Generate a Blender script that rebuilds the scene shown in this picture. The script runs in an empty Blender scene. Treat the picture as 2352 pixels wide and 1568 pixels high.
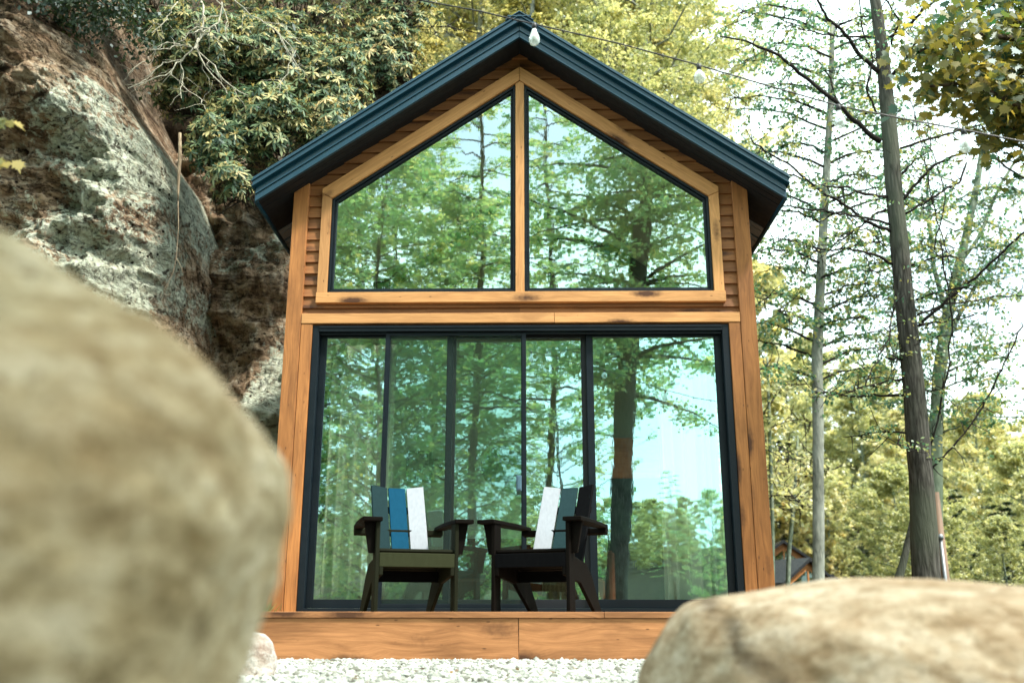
import bpy, math, random
import numpy as np
from mathutils import Vector, Matrix, noise

random.seed(7)
RNG = np.random.default_rng(11)
scene = bpy.context.scene
COL = scene.collection
R = math.radians

# ------------------------------------------------------------------ camera
CX, CH, CD = 0.0592, -0.0206, 8.174
YAW, PIT, ROL = 0.0159, 0.2758, 0.0009
FPX = 2418.2 / 2560 * 2352          # focal length in pixels of a 2352 wide frame


def cam_to_world(X, Y, Z):
    c, s = math.cos(ROL), math.sin(ROL); x, zz = c*X - s*Z, s*X + c*Z
    c, s = math.cos(PIT), math.sin(PIT); y, z = c*Y - s*zz, s*Y + c*zz
    c, s = math.cos(YAW), math.sin(YAW); return Vector((c*x - s*y, s*x + c*y, z))


def at(u, v, Y):
    """point of the plane y = Y met by the sight line through (u, v) of a 2352 x 1568 frame"""
    d = cam_to_world(u - 1176, FPX, 784 - v)
    return Vector((CX, -CD, CH)) + d * ((Y + CD) / d.y)


def pw(w, Y):
    """a width of w pixels at depth Y in metres"""
    return w * (Y + CD) / FPX * .93


cam = bpy.data.cameras.new('camera')
cam.sensor_width = 36; cam.lens = 2418.2 / 2560 * 36
cam.clip_start = 0.05; cam.clip_end = 1000
cam.dof.use_dof = True; cam.dof.focus_distance = 7.9; cam.dof.aperture_fstop = 1.9
camo = bpy.data.objects.new('camera', cam); COL.objects.link(camo)
rt, up, fw = cam_to_world(1, 0, 0), cam_to_world(0, 0, 1), cam_to_world(0, 1, 0)
M = Matrix((rt, up, -fw)).transposed().to_4x4(); M.translation = (CX, -CD, CH)
camo.matrix_world = M
scene.camera = camo

# ------------------------------------------------------------------ node helpers
MATS = {}


class NT:
    def __init__(self, name):
        self.m = bpy.data.materials.new(name); self.m.use_nodes = True
        self.t = self.m.node_tree; self.t.nodes.clear(); MATS[name] = self.m
        self.out = self.t.nodes.new('ShaderNodeOutputMaterial')

    def n(self, kind, ins=None, **kw):
        x = self.t.nodes.new('ShaderNode' + kind)
        for k, v in kw.items(): setattr(x, k, v)
        for k, v in (ins or {}).items():
            if hasattr(v, 'links'): self.t.links.new(v, x.inputs[k])
            elif isinstance(v, (tuple, list)) and len(v) == 3 and x.inputs[k].type == 'RGBA': x.inputs[k].default_value = (*v, 1)
            else: x.inputs[k].default_value = v
        return x

    def ramp(self, fac, stops):
        r = self.n('ValToRGB', {'Fac': fac}); e = r.color_ramp.elements
        while len(e) < len(stops): e.new(0.5)
        for i, (p, c) in enumerate(stops):
            e[i].position = p; e[i].color = (*c, 1) if isinstance(c, (tuple, list)) else (c, c, c, 1)
        return r.outputs['Color']

    def noise(self, vec, scale, detail=5, rough=.6, dist=0.0):
        return self.n('TexNoise', {'Vector': vec, 'Scale': scale, 'Detail': detail, 'Roughness': rough, 'Distortion': dist}).outputs['Fac']

    def mapping(self, vec, scale=(1, 1, 1), loc=(0, 0, 0)):
        return self.n('Mapping', {'Vector': vec, 'Scale': scale, 'Location': loc}).outputs[0]

    def mix(self, f, a, b, mode='MIX'):
        x = self.t.nodes.new('ShaderNodeMix'); x.data_type = 'RGBA'; x.blend_type = mode
        for s, v in ((x.inputs[0], f), (x.inputs[6], a), (x.inputs[7], b)):
            if hasattr(v, 'links'): self.t.links.new(v, s)
            elif isinstance(v, (tuple, list)): s.default_value = (*v, 1)
            else: s.default_value = v
        return x.outputs[2]

    def math(self, op, a, b=0.0, c=0.0, clamp=False):
        x = self.t.nodes.new('ShaderNodeMath'); x.operation = op; x.use_clamp = clamp
        for s, v in zip(x.inputs, (a, b, c)):
            if hasattr(v, 'links'): self.t.links.new(v, s)
            else: s.default_value = v
        return x.outputs[0]

    def bump(self, h, strength=.3, dist=.01):
        return self.n('Bump', {'Height': h, 'Strength': strength, 'Distance': dist}).outputs[0]

    def coord(self, which='Object'): return self.n('TexCoord').outputs[which]
    def attr(self, name): return self.n('Attribute', attribute_name=name).outputs

    def done(self, color, rough=.6, metal=0.0, normal=None, spec=.4):
        ins = {'Base Color': color, 'Roughness': rough, 'Metallic': metal, 'Specular IOR Level': spec}
        if normal is not None: ins['Normal'] = normal
        self.t.links.new(self.n('BsdfPrincipled', ins).outputs[0], self.out.inputs['Surface'])
        return self.m

    def surf(self, s): self.t.links.new(s, self.out.inputs['Surface']); return self.m


def wood(name, dark, light, knot=(.07, .028, .012), rough=.62, knots=True, ks=(1.9, 7.0)):
    t = NT(name); uv = t.n('UVMap', uv_map='UVMap').outputs[0]
    uv0 = uv
    if knots:                                     # the grain flows round the knots
        v0 = t.n('TexVoronoi', {'Vector': t.mapping(uv, (*ks, 1)), 'Scale': 1.0, 'Randomness': 1.0}).outputs['Distance']
        off = t.math('MULTIPLY', t.ramp(v0, [(0.0, 1.0), (.55, 0.0)]), .045 if ks[1] > 5 else .07)
        uv = t.n('VectorMath', {0: uv, 1: t.n('CombineXYZ', {'Y': off}).outputs[0]}, operation='ADD').outputs[0]
    g1 = t.noise(t.mapping(uv, (1.2, 22, 1)), 2.2, 6, .65, .6)
    g2 = t.noise(t.mapping(uv, (3, 120, 1)), 2, 3, .7)
    big = t.noise(t.mapping(uv, (.9, 2.4, 1)), 1.3, 3, .5)
    f = t.math('ADD', t.math('MULTIPLY', g1, .55), t.math('MULTIPLY', g2, .25))
    f = t.math('ADD', f, t.math('MULTIPLY', big, .25))
    col = t.ramp(f, [(.32, dark), (.66, light)])
    tint = t.attr('tint')['Fac']
    col = t.mix(1.0, col, t.ramp(tint, [(0, (.70, .68, .66)), (1, (1.12, 1.08, 1.02))]), 'MULTIPLY')
    st_ = t.noise(t.mapping(uv, (.7, 3.2, 1), (5, 3, 0)), 1.7, 6, .62, .5)     # weathered, rain-stained areas
    col = t.mix(t.ramp(st_, [(.48, 0.0), (.70, .7)]), col, tuple(c_*.85 for c_ in dark))
    h = g1
    uv = uv0
    if knots:
        v = t.n('TexVoronoi', {'Vector': t.mapping(uv, (*ks, 1)), 'Scale': 1.0, 'Randomness': 1.0})
        kz = t.noise(uv, 30, 2, .5)
        d = t.math('ADD', v.outputs['Distance'], t.math('MULTIPLY', t.math('SUBTRACT', kz, .5), .16))
        k = t.ramp(d, [(.12, 1.0), (.19, .6), (.32, 0.0)])
        pick = t.math('GREATER_THAN', t.n('SeparateColor', {0: v.outputs['Color']}).outputs[0], .35)
        k = t.math('MULTIPLY', k, pick)
        col = t.mix(k, col, knot)
        v2 = t.n('TexVoronoi', {'Vector': t.mapping(uv, (6.0, 18.0, 1)), 'Scale': 1.0})
        nail = t.ramp(v2.outputs['Distance'], [(.05, .8), (.10, 0.0)])
        col = t.mix(nail, col, knot)
    return t.done(col, rough, normal=t.bump(h, .25, .003), spec=.25)


wood('cedar', (.17, .066, .022), (.50, .218, .072))
wood('cedar_light', (.34, .155, .055), (.66, .355, .145))
wood('cedar_lap', (.13, .050, .018), (.34, .15, .055))
wood('cedar_deck', (.17, .070, .026), (.50, .235, .100), ks=(1.7, 4.4))
wood('deck_board', (.30, .17, .09), (.50, .32, .2), knots=False)
wood('brown_beam', (.05, .022, .010), (.10, .045, .020), knots=False)
wood('orange_wood', (.34, .11, .03), (.55, .20, .06), knots=False)
wood('pole_wood', (.16, .10, .065), (.33, .22, .15), knots=False)


def metal(name, c, rough=.4, spec=.5, m=0.0):
    t = NT(name); o = t.coord()
    n = t.noise(o, 3, 4)
    col = t.mix(t.math('MULTIPLY', n, .6), c, tuple(x * 1.5 + .004 for x in c))
    return t.done(col, t.ramp(t.noise(o, 9, 3), [(.3, rough * .8), (.7, rough * 1.2)]), m, t.bump(t.noise(o, 40, 2), .05, .001), spec)


metal('roof_metal', (.003, .036, .062), .36, .5)
metal('soffit_dark', (.007, .008, .010), .6, .3)
metal('soffit_grey', (.15, .16, .17), .45)
metal('frame_black', (.003, .007, .011), .45, .2)
metal('frame_inner', (.008, .010, .013), .5, .3)
metal('galvanised', (.16, .17, .18), .4, .5, .5)
metal('handle_blue', (.05, .10, .14), .3, .6)
metal('black_plastic', (.012, .012, .013), .45)
metal('frame_oak', (.10, .07, .04), .5)


def paint(name, c, rough=.7):
    t = NT(name); o = t.coord()
    n = t.noise(t.mapping(o, (9, 9, 2)), 6, 5, .65)
    col = t.mix(t.ramp(n, [(.35, 0.0), (.75, .5)]), c, tuple(min(1, x * 1.35 + .002) for x in c))
    return t.done(col, rough, normal=t.bump(t.noise(o, 90, 3), .12, .001), spec=.04)


paint('paint_teal', (.008, .022, .025)); paint('paint_blue', (.002, .040, .078)); paint('paint_white', (.27, .29, .32))
paint('paint_slate', (.015, .034, .038)); paint('paint_black', (.002, .002, .0025)); paint('paint_olive', (.010, .011, .006))
paint('paint_olive_apron', (.024, .027, .013)); paint('paint_brown', (.0035, .0025, .0018))
paint('wall_paint', (.74, .80, .68), .8); paint('white_paint', (.7, .72, .7), .7); paint('leather', (.15, .060, .030), .55)
paint('cushion_fabric', (.34, .46, .38), .9); paint('rug_fabric', (.16, .2, .16), .95); paint('dark_cabinet', (.02, .018, .016), .6)


def fabric():
    t = NT('curtain_fabric'); o = t.coord()
    n = t.noise(t.mapping(o, (60, 60, 400)), 1, 2)
    col = t.ramp(n, [(.3, (.74, .78, .66)), (.7, (.86, .88, .78))])
    d = t.n('BsdfDiffuse', {'Color': col}); tr = t.n('BsdfTranslucent', {'Color': col})
    t.surf(t.n('MixShader', {0: .3, 1: d.outputs[0], 2: tr.outputs[0]}).outputs[0])


fabric()


def glass_mat(name, refl, base, tint):
    t = NT(name); o = t.coord()
    n = t.math('ADD', t.noise(t.mapping(o, (1.6, 1, .9)), 1.3, 2, .5), t.math('MULTIPLY', t.noise(t.mapping(o, (30, 1, 6)), 1.6, 2, .5), .03))
    nm = t.bump(n, .26, .004)
    g = t.n('BsdfGlossy', {'Color': refl, 'Roughness': 0.0, 'Normal': nm})
    tr = t.n('BsdfTransparent', {'Color': tint})
    f = t.n('Fresnel', {'IOR': 1.5}).outputs[0]
    bf = t.n('NewGeometry').outputs['Backfacing']           # reflect once, where a ray enters the pane
    k = t.math('MULTIPLY', t.math('ADD', f, base, clamp=True), t.math('SUBTRACT', 1.0, bf))
    t.t.links.new(t.mix(bf, tint, (1, 1, 1)), tr.inputs['Color'])
    t.surf(t.n('MixShader', {0: k, 1: tr.outputs[0], 2: g.outputs[0]}).outputs[0])


glass_mat('window_glass', (.58, .97, .98), .50, (.94, 1.0, .92))
glass_mat('gable_glass', (.76, 1.0, .96), .48, (.92, 1.0, .90))
glass_mat('mirror_glass', (.9, .95, .93), .92, (.1, .1, .1))
glass_mat('far_glass', (.6, .75, .68), .12, (.10, .14, .12))


def screen():
    t = NT('insect_screen')
    a = t.n('BsdfTransparent', {'Color': (.92, .97, .94)}); d = t.n('BsdfDiffuse', {'Color': (.06, .085, .07)})
    t.surf(t.n('MixShader', {0: .10, 1: a.outputs[0], 2: d.outputs[0]}).outputs[0])


screen()


def bulb():
    t = NT('bulb_glass')
    n = t.bump(t.noise(t.coord(), 40, 2), .2, .002)
    g = t.n('BsdfGlossy', {'Color': (.95, 1, .98), 'Roughness': .03, 'Normal': n}); tr = t.n('BsdfTransparent', {'Color': (.93, .96, .95)})
    d = t.n('BsdfDiffuse', {'Color': (.8, .85, .8)})
    lw = t.n('LayerWeight', {'Blend': .35}).outputs['Facing']
    m1 = t.n('MixShader', {0: .45, 1: tr.outputs[0], 2: d.outputs[0]})
    t.surf(t.n('MixShader', {0: lw, 1: m1.outputs[0], 2: g.outputs[0]}).outputs[0])


bulb()


def leaf_mat(name, stops, trans=.45, rough=.5, gloss=.05):
    t = NT(name); a = t.attr('tint')
    col = t.ramp(a['Fac'], stops)
    rnd = t.n('ObjectInfo').outputs['Random']
    col = t.mix(1.0, col, t.ramp(rnd, [(0, (.86, .86, .70)), (.5, (1.0, .97, .85)), (1, (1.15, 1.06, .98))]), 'MULTIPLY')
    d = t.n('BsdfDiffuse', {'Color': col}); tr = t.n('BsdfTranslucent', {'Color': t.mix(1.0, col, (1.35, 1.32, .92), 'MULTIPLY')})
    g = t.n('BsdfGlossy', {'Color': (.8, .9, .95), 'Roughness': rough})
    m = t.n('MixShader', {0: trans, 1: d.outputs[0], 2: tr.outputs[0]})
    t.surf(t.n('MixShader', {0: gloss, 1: m.outputs[0], 2: g.outputs[0]}).outputs[0])


leaf_mat('leaf_gold', [(0, (.10, .13, .06)), (.45, (.40, .39, .19)), (1, (.74, .67, .40))], .5)
leaf_mat('leaf_pale', [(0, (.16, .21, .12)), (.45, (.48, .50, .29)), (1, (.82, .77, .52))], .5)
leaf_mat('leaf_teal', [(0, (.03, .12, .09)), (.4, (.09, .22, .14)), (.65, (.26, .30, .12)), (1, (.48, .42, .18))], .5)
leaf_mat('leaf_maple', [(0, (.03, .10, .05)), (.45, (.17, .17, .04)), (1, (.46, .36, .09))], .55)
leaf_mat('leaf_dark', [(0, (.012, .030, .012)), (.6, (.030, .055, .022)), (1, (.09, .10, .03))], .3)
leaf_mat('leaf_mirror', [(0, (.12, .30, .20)), (.5, (.33, .50, .28)), (1, (.80, .70, .38))], .55)
leaf_mat('leaf_rhodo', [(0, (.02, .045, .02)), (.3, (.07, .13, .07)), (.5, (.24, .31, .18)), (.72, (.44, .40, .21)), (1, (.66, .54, .30))], .25, .5, .03)
leaf_mat('leaf_brown', [(0, (.05, .03, .015)), (1, (.22, .13, .05))], .2)
leaf_mat('grass_blade', [(0, (.04, .08, .01)), (1, (.14, .18, .03))], .4)


def bark(name, dark, light, sx=14, sz=2.2, moss=None):
    t = NT(name); o = t.coord()
    w = t.n('TexVoronoi', {'Vector': t.mapping(o, (sx, sx, sz)), 'Scale': 1.5}, feature='DISTANCE_TO_EDGE').outputs['Distance']
    n = t.noise(t.mapping(o, (sx, sx, sz)), 1.6, 6, .7, .8)
    f = t.math('ADD', t.math('MULTIPLY', n, .7), t.math('MULTIPLY', w, .6))
    col = t.ramp(f, [(.3, dark), (.62, light)])
    if moss: col = t.mix(t.ramp(t.noise(o, 1.1, 4, .6), [(.42, 0.0), (.62, .75)]), col, moss)
    t.done(col, .9, normal=t.bump(f, .9, .02), spec=.1)


bark('bark_dark', (.026, .024, .020), (.115, .110, .094), 16, 2.0, (.075, .085, .060))
bark('bark_grey', (.09, .10, .085), (.28, .29, .24), 10, 3, (.34, .36, .31))
bark('bark_pale', (.10, .13, .10), (.27, .31, .24), 8, 3, (.16, .20, .12))
bark('bark_brown', (.035, .028, .02), (.13, .10, .07), 14, 2)
bark('twig_dark', (.018, .015, .014), (.045, .038, .032), 30, 8)
bark('twig_pale', (.28, .26, .19), (.55, .52, .42), 20, 6)
bark('root_tan', (.14, .10, .065), (.34, .27, .18), 20, 5)


def cliff_mat(name, lichen_bias, vs=1.0):
    t = NT(name); o = t.coord()
    warp = t.noise(o, .8, 4, .6)
    n1 = t.noise(t.mapping(o, (1.0*vs, 1.0, 1.9 if vs == 1 else .55)), 2.1, 9, .72, .9)
    n2 = t.noise(t.mapping(o, (1, 1, 2.2)), 6.5, 8, .72, .5)
    base = t.ramp(n1, [(.34, (.09, .055, .032)), (.42, (.31, .20, .12)), (.52, (.50, .36, .235)), (.62, (.66, .56, .42))])
    base = t.mix(t.ramp(n2, [(.33, .65), (.52, 0.0)]), base, (.022, .013, .008))
    bed = t.noise(t.mapping(o, (.30, 1, 5.0)), 2.6, 6, .7, .35); base = t.mix(t.ramp(bed, [(.38, .8), (.46, 0.0)]), base, (.06, .032, .018))
    lich = t.noise(t.mapping(o, (1.25, 1, 1.0), (3.1, 0, 1.7)), .85, 3, .5, 1.2)
    fine = t.noise(t.mapping(o, (1.4, 1, 1.1)), 9, 9, .75, .6)
    L = t.math('ADD', t.math('MULTIPLY', lich, .85), t.math('MULTIPLY', fine, 1.25))
    L = t.math('ADD', L, t.math('MULTIPLY', t.attr('tint')['Fac'], lichen_bias))
    mask = t.ramp(t.math('MULTIPLY', L, .5), [(.66, 0.0), (.715, 1.0)])
    lcol = t.ramp(t.noise(o, 14, 6, .7), [(.3, (.44, .40, .28)), (.5, (.62, .70, .55)), (.66, (.86, .90, .76))])
    col = t.mix(t.math('MULTIPLY', mask, .85), base, lcol)
    moss = t.ramp(t.noise(o, 1.7, 5, .65), [(.58, 0.0), (.72, .5)])
    col = t.mix(moss, col, (.085, .085, .022))
    pit = t.n('TexVoronoi', {'Vector': t.mapping(o, (1, 1, 1.3)), 'Scale': 10.0}).outputs['Distance']
    pm = t.math('MULTIPLY', t.ramp(pit, [(.12, 1.0), (.24, 0.0)]), t.ramp(t.noise(o, 2.6, 3), [(.48, 0.0), (.58, 1.0)]))
    col = t.mix(pm, col, (.012, .008, .006))
    n3 = t.noise(t.mapping(o, (1.0, 1, 1.7), (4, 0, 2)), 2.6, 9, .7, 1.6)
    cr_ = t.ramp(t.math('ABSOLUTE', t.math('SUBTRACT', n3, .5)), [(.0, .9), (.006, .6), (.016, 0.0)])
    col = t.mix(cr_, col, (.018, .011, .007))
    dk = t.ramp(t.noise(t.mapping(o, (1, 1, 1.5), (1, 5, 0)), 3.6, 10, .74, .8), [(.375, .9), (.43, 0.0)])
    col = t.mix(dk if vs == 1 else t.math('MULTIPLY', dk, .45), col, (.030, .017, .009))
    pit2 = t.n('TexVoronoi', {'Vector': t.mapping(o, (1, 1, 1.4), (9, 3, 1)), 'Scale': 21.0}).outputs['Distance']
    pm2 = t.math('MULTIPLY', t.ramp(pit2, [(.12, 1.0), (.24, 0.0)]), t.ramp(t.noise(o, 1.9, 3), [(.52, 0.0), (.60, 1.0)]))
    col = t.mix(pm2, col, (.02, .012, .008))
    top = t.ramp(t.math('MULTIPLY', t.attr('tint')['Fac'], -1.0), [(0.0, 0.0), (.6, .8)])  # negative tint paints the undercut's shade into the colour; also darkens the bank
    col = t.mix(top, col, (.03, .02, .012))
    h = t.math('SUBTRACT', t.math('ADD', n2, t.math('MULTIPLY', fine, .5)), t.math('ADD', t.math('MULTIPLY', pm, .8), t.math('MULTIPLY', cr_, .5)))
    t.done(col, .92, normal=t.bump(h, 1.0, .10), spec=.12)


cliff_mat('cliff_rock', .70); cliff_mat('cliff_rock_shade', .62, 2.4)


def boulder_mat(name, c1, c2, c3, crack=(.06, .04, .022)):
    t = NT(name); o = t.coord()
    a = t.noise(t.mapping(o, (1, 1, 1.6)), 7, 6, .65, .6)
    b = t.noise(t.mapping(o, (1, 1, 2.0), (2, 1, 0)), 19, 8, .72, .4)
    f = t.math('ADD', t.math('MULTIPLY', a, .5), t.math('MULTIPLY', b, .52))
    col = t.ramp(f, [(.40, c1), (.50, c2), (.61, c3)])
    sp = t.noise(o, 55, 4, .7); col = t.mix(t.ramp(sp, [(.34, .75), (.46, 0.0)]), col, c1)
    col = t.mix(t.ramp(t.noise(o, 3.2, 4, .6), [(.5, 0.0), (.7, .28)]), col, (.36, .20, .09))
    col = t.mix(t.attr('tint')['Fac'], col, crack)
    t.done(col, .85, normal=t.bump(t.math('ADD', b, t.noise(o, 60, 5, .7)), .9, .02), spec=.15)


boulder_mat('boulder_near', (.16, .118, .052), (.37, .305, .175), (.57, .51, .36))
boulder_mat('boulder_tan', (.22, .15, .08), (.41, .32, .21), (.58, .50, .38))
boulder_mat('pale_stone', (.26, .19, .15), (.42, .38, .33), (.60, .59, .55))
t = NT('gravel_stone'); a = t.attr('tint')['Fac']
t.done(t.ramp(a, [(0, (.10, .10, .08)), (.25, (.27, .28, .25)), (.8, (.40, .42, .385)), (1, (.52, .52, .46))]), .9, spec=.1)
t = NT('ground_soil'); o = t.coord()
t.done(t.ramp(t.noise(o, 2.2, 8, .7), [(.3, (.012, .010, .005)), (.55, (.030, .028, .012)), (.75, (.05, .06, .02))]), .95, normal=t.bump(t.noise(o, 8, 6), .6, .05), spec=.1)
t = NT('gravel_bed'); o = t.coord()
t.done(t.ramp(t.noise(o, 45, 5, .7), [(.3, (.12, .12, .10)), (.6, (.36, .37, .33))]), .9, normal=t.bump(t.noise(o, 40, 4), .8, .02), spec=.15)
t = NT('art_print'); o = t.coord()
t.done(t.ramp(t.noise(o, 11, 4, .6, 1.5), [(.42, (.05, .07, .06)), (.5, (.55, .58, .52))]), .6)
t = NT('wicker'); o = t.coord()
w = t.n('TexWave', {'Vector': o, 'Scale': 26.0, 'Distortion': 1.0}, bands_direction='X').outputs['Fac']
t.done(t.ramp(w, [(.2, (.05, .03, .015)), (.7, (.36, .25, .13))]), .8, normal=t.bump(w, .6, .01))


# ------------------------------------------------------------------ mesh builder
class MB:
    def __init__(self):
        self.v = []; self.f = []; self.uv = []; self.t = []

    def _add(self, vs, fs, uvs, tint):
        k = len(self.v); self.v += [tuple(p) for p in vs]
        for f in fs: self.f.append([k + i for i in f]); self.t.append(tint)
        self.uv += uvs

    def box(self, c, s, rot=None, tint=None):
        tint = random.random() if tint is None else tint
        c = Vector(c); hx, hy, hz = s[0]/2, s[1]/2, s[2]/2
        L = [Vector((x, y, z)) for x in (-hx, hx) for y in (-hy, hy) for z in (-hz, hz)]
        V = [c + (rot @ p if rot else p) for p in L]
        F = [(0, 1, 3, 2), (4, 6, 7, 5), (0, 4, 5, 1), (2, 3, 7, 6), (0, 2, 6, 4), (1, 5, 7, 3)]
        nax = [0, 0, 1, 1, 2, 2]; ax = sorted(range(3), key=lambda i: -s[i])
        ou, ov = random.uniform(0, 60), random.uniform(0, 60); uvs = []
        for f, n in zip(F, nax):
            rest = [a for a in ax if a != n]
            uvs.append([(L[i][rest[0]] + ou, L[i][rest[1]] + ov + n * .37) for i in f])
        self._add(V, F, uvs, tint); return self

    def b2(self, x0, x1, y0, y1, z0, z1, tint=None):
        return self.box(((x0+x1)/2, (y0+y1)/2, (z0+z1)/2), (x1-x0, y1-y0, z1-z0), None, tint)

    def prism(self, poly, y0, y1, udir=(1, 0), tint=None, tr=None):
        """polygon of (x, z) extruded from y0 to y1; tr maps a point"""
        tint = random.random() if tint is None else tint
        n = len(poly); ou, ov = random.uniform(0, 60), random.uniform(0, 60)
        ux, uz = udir; l = math.hypot(ux, uz); ux, uz = ux/l, uz/l
        V = [Vector((x, y0, z)) for x, z in poly] + [Vector((x, y1, z)) for x, z in poly]
        q = lambda i: (poly[i % n][0]*ux + poly[i % n][1]*uz + ou, -poly[i % n][0]*uz + poly[i % n][1]*ux + ov)
        area = sum(poly[i][0]*poly[(i+1) % n][1] - poly[(i+1) % n][0]*poly[i][1] for i in range(n))
        a, b = list(range(n)), list(range(2*n-1, n-1, -1))
        F = [a, b]; U = [[q(i) for i in a], [q(i) for i in b]]
        for i in range(n):
            j = (i+1) % n; F.append([j, i, n+i, n+j])
            U.append([(q(j)[0], q(j)[1]), q(i), (q(i)[0], q(i)[1] + abs(y1-y0)), (q(j)[0], q(j)[1] + abs(y1-y0))])
        if (area < 0) == (y1 > y0): F = [f[::-1] for f in F]; U = [u[::-1] for u in U]
        if tr: V = [tr(p) for p in V]
        self._add(V, F, U, tint); return self

    def tube(self, pts, rad, n=8, tint=None, rough=0.0, cap=True):
        tint = random.random() if tint is None else tint
        pts = [Vector(p) for p in pts]; k = len(self.v); m = len(pts)
        if not hasattr(rad, '__len__'): rad = [rad] * m
        ref = Vector((0, 0, 1))
        d0 = (pts[-1] - pts[0]).normalized()
        if abs(d0.z) > .8: ref = Vector((0, 1, 0))
        ou, acc = random.uniform(0, 50), 0
        for i, p in enumerate(pts):
            d = (pts[min(i+1, m-1)] - pts[max(i-1, 0)]).normalized()
            a = d.cross(ref).normalized(); b = d.cross(a).normalized()
            for j in range(n):
                th = 2*math.pi*j/n
                r = rad[i] * (1 + (rough * noise.noise(Vector((math.cos(th)*1.3, math.sin(th)*1.3, i*.45 + ou))) if rough else 0))
                self.v.append(tuple(p + (a*math.cos(th) + b*math.sin(th)) * r))
            if i:
                L = (pts[i]-pts[i-1]).length
                for j in range(n):
                    jj = (j+1) % n
                    self.f.append([k+(i-1)*n+j, k+i*n+j, k+i*n+jj, k+(i-1)*n+jj]); self.t.append(tint)
                    c = rad[i]*6.28/n
                    self.uv.append([(acc+ou, j*c), (acc+L+ou, j*c), (acc+L+ou, j*c+c), (acc+ou, j*c+c)])
                acc += L
        if cap:
            for base, rev in ((k, False), (k+(m-1)*n, True)):
                f = [base+j for j in range(n)]
                self.f.append(f[::-1] if rev else f); self.t.append(tint); self.uv.append([(0, 0)]*n)
        return self

    def lathe(self, prof, c=(0, 0, 0), n=16, tint=.5, axis='z'):
        k = len(self.v); c = Vector(c)
        for r, h in prof:
            for j in range(n):
                a = 2*math.pi*j/n; p = (r*math.cos(a), r*math.sin(a), h)
                if axis == 'y': p = (p[0], p[2], p[1])
                self.v.append(tuple(c + Vector(p)))
        for i in range(len(prof)-1):
            for j in range(n):
                jj = (j+1) % n
                self.f.append([k+i*n+j, k+i*n+jj, k+(i+1)*n+jj, k+(i+1)*n+j]); self.t.append(tint); self.uv.append([(0, 0), (1, 0), (1, 1), (0, 1)])
        return self

    def build(self, name, mat, parent=None, smooth=False, bevel=0.0):
        me = bpy.data.meshes.new(name); me.from_pydata(self.v, [], self.f)
        uvl = me.uv_layers.new(name='UVMap')
        uvl.data.foreach_set('uv', np.array([c for f in self.uv for c in f], np.float32).ravel())
        at_ = me.attributes.new('tint', 'FLOAT', 'FACE'); at_.data.foreach_set('value', np.array(self.t, np.float32))
        me.materials.append(MATS[mat])
        if smooth: me.polygons.foreach_set('use_smooth', [True]*len(me.polygons))
        me.update()
        o = bpy.data.objects.new(name, me); COL.objects.link(o)
        if parent: o.parent = parent
        if bevel:
            md = o.modifiers.new('bevel', 'BEVEL'); md.width = bevel; md.segments = 1; md.limit_method = 'ANGLE'
        return o


def np_mesh(name, V, nper, tint, mat, parent=None, smooth=False):
    """V: (N, nper, 3) separate polygons, tint: (N,)"""
    n = V.shape[0]; me = bpy.data.meshes.new(name)
    me.vertices.add(n*nper); me.vertices.foreach_set('co', V.reshape(-1).astype(np.float32))
    me.loops.add(n*nper); me.loops.foreach_set('vertex_index', np.arange(n*nper, dtype=np.int32))
    me.polygons.add(n); me.polygons.foreach_set('loop_start', np.arange(0, n*nper, nper, dtype=np.int32))
    me.polygons.foreach_set('loop_total', np.full(n, nper, np.int32))
    a = me.attributes.new('tint', 'FLOAT', 'FACE'); a.data.foreach_set('value', np.clip(tint, 0, 1).astype(np.float32))
    me.materials.append(MATS[mat]); me.update(calc_edges=True)
    o = bpy.data.objects.new(name, me); COL.objects.link(o)
    if parent: o.parent = parent
    return o


def tag(o, label=None, cat=None, group=None, kind=None):
    if label: o['label'] = label
    if cat: o['category'] = cat
    if group: o['group'] = group
    if kind: o['kind'] = kind
    return o


def empty(name, loc, label=None, cat=None, group=None):
    o = bpy.data.objects.new(name, None); COL.objects.link(o); o.location = loc; o.empty_display_size = .1
    return tag(o, label, cat, group)


def rehome(root):
    """children were modelled in world coordinates: keep them there"""
    bpy.context.view_layer.update()
    for ch in root.children: ch.matrix_parent_inverse = root.matrix_world.inverted()


def copy_tree(root, loc, rz=0, sc=1.0, label=None, sub=True):
    c = root.copy(); COL.objects.link(c); c.location = loc; c.rotation_euler = (0, 0, rz); c.scale = (sc,)*3
    if label: c['label'] = label
    for ch in root.children:
        d = ch.copy(); COL.objects.link(d); d.parent = c
        for g in ch.children:
            e = g.copy(); COL.objects.link(e); e.parent = d
    return c


# ------------------------------------------------------------------ the cabin
SL = .6975                                       # roof slope
zs = lambda x: 5.16 - SL*abs(x)                  # underside of the roof at the wall
cabin = empty('cabin', (0, 0, 0), 'tall gabled cabin of honey cedar boards with black metal roof and a glass front', 'cabin')
W = 2.07

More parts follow.
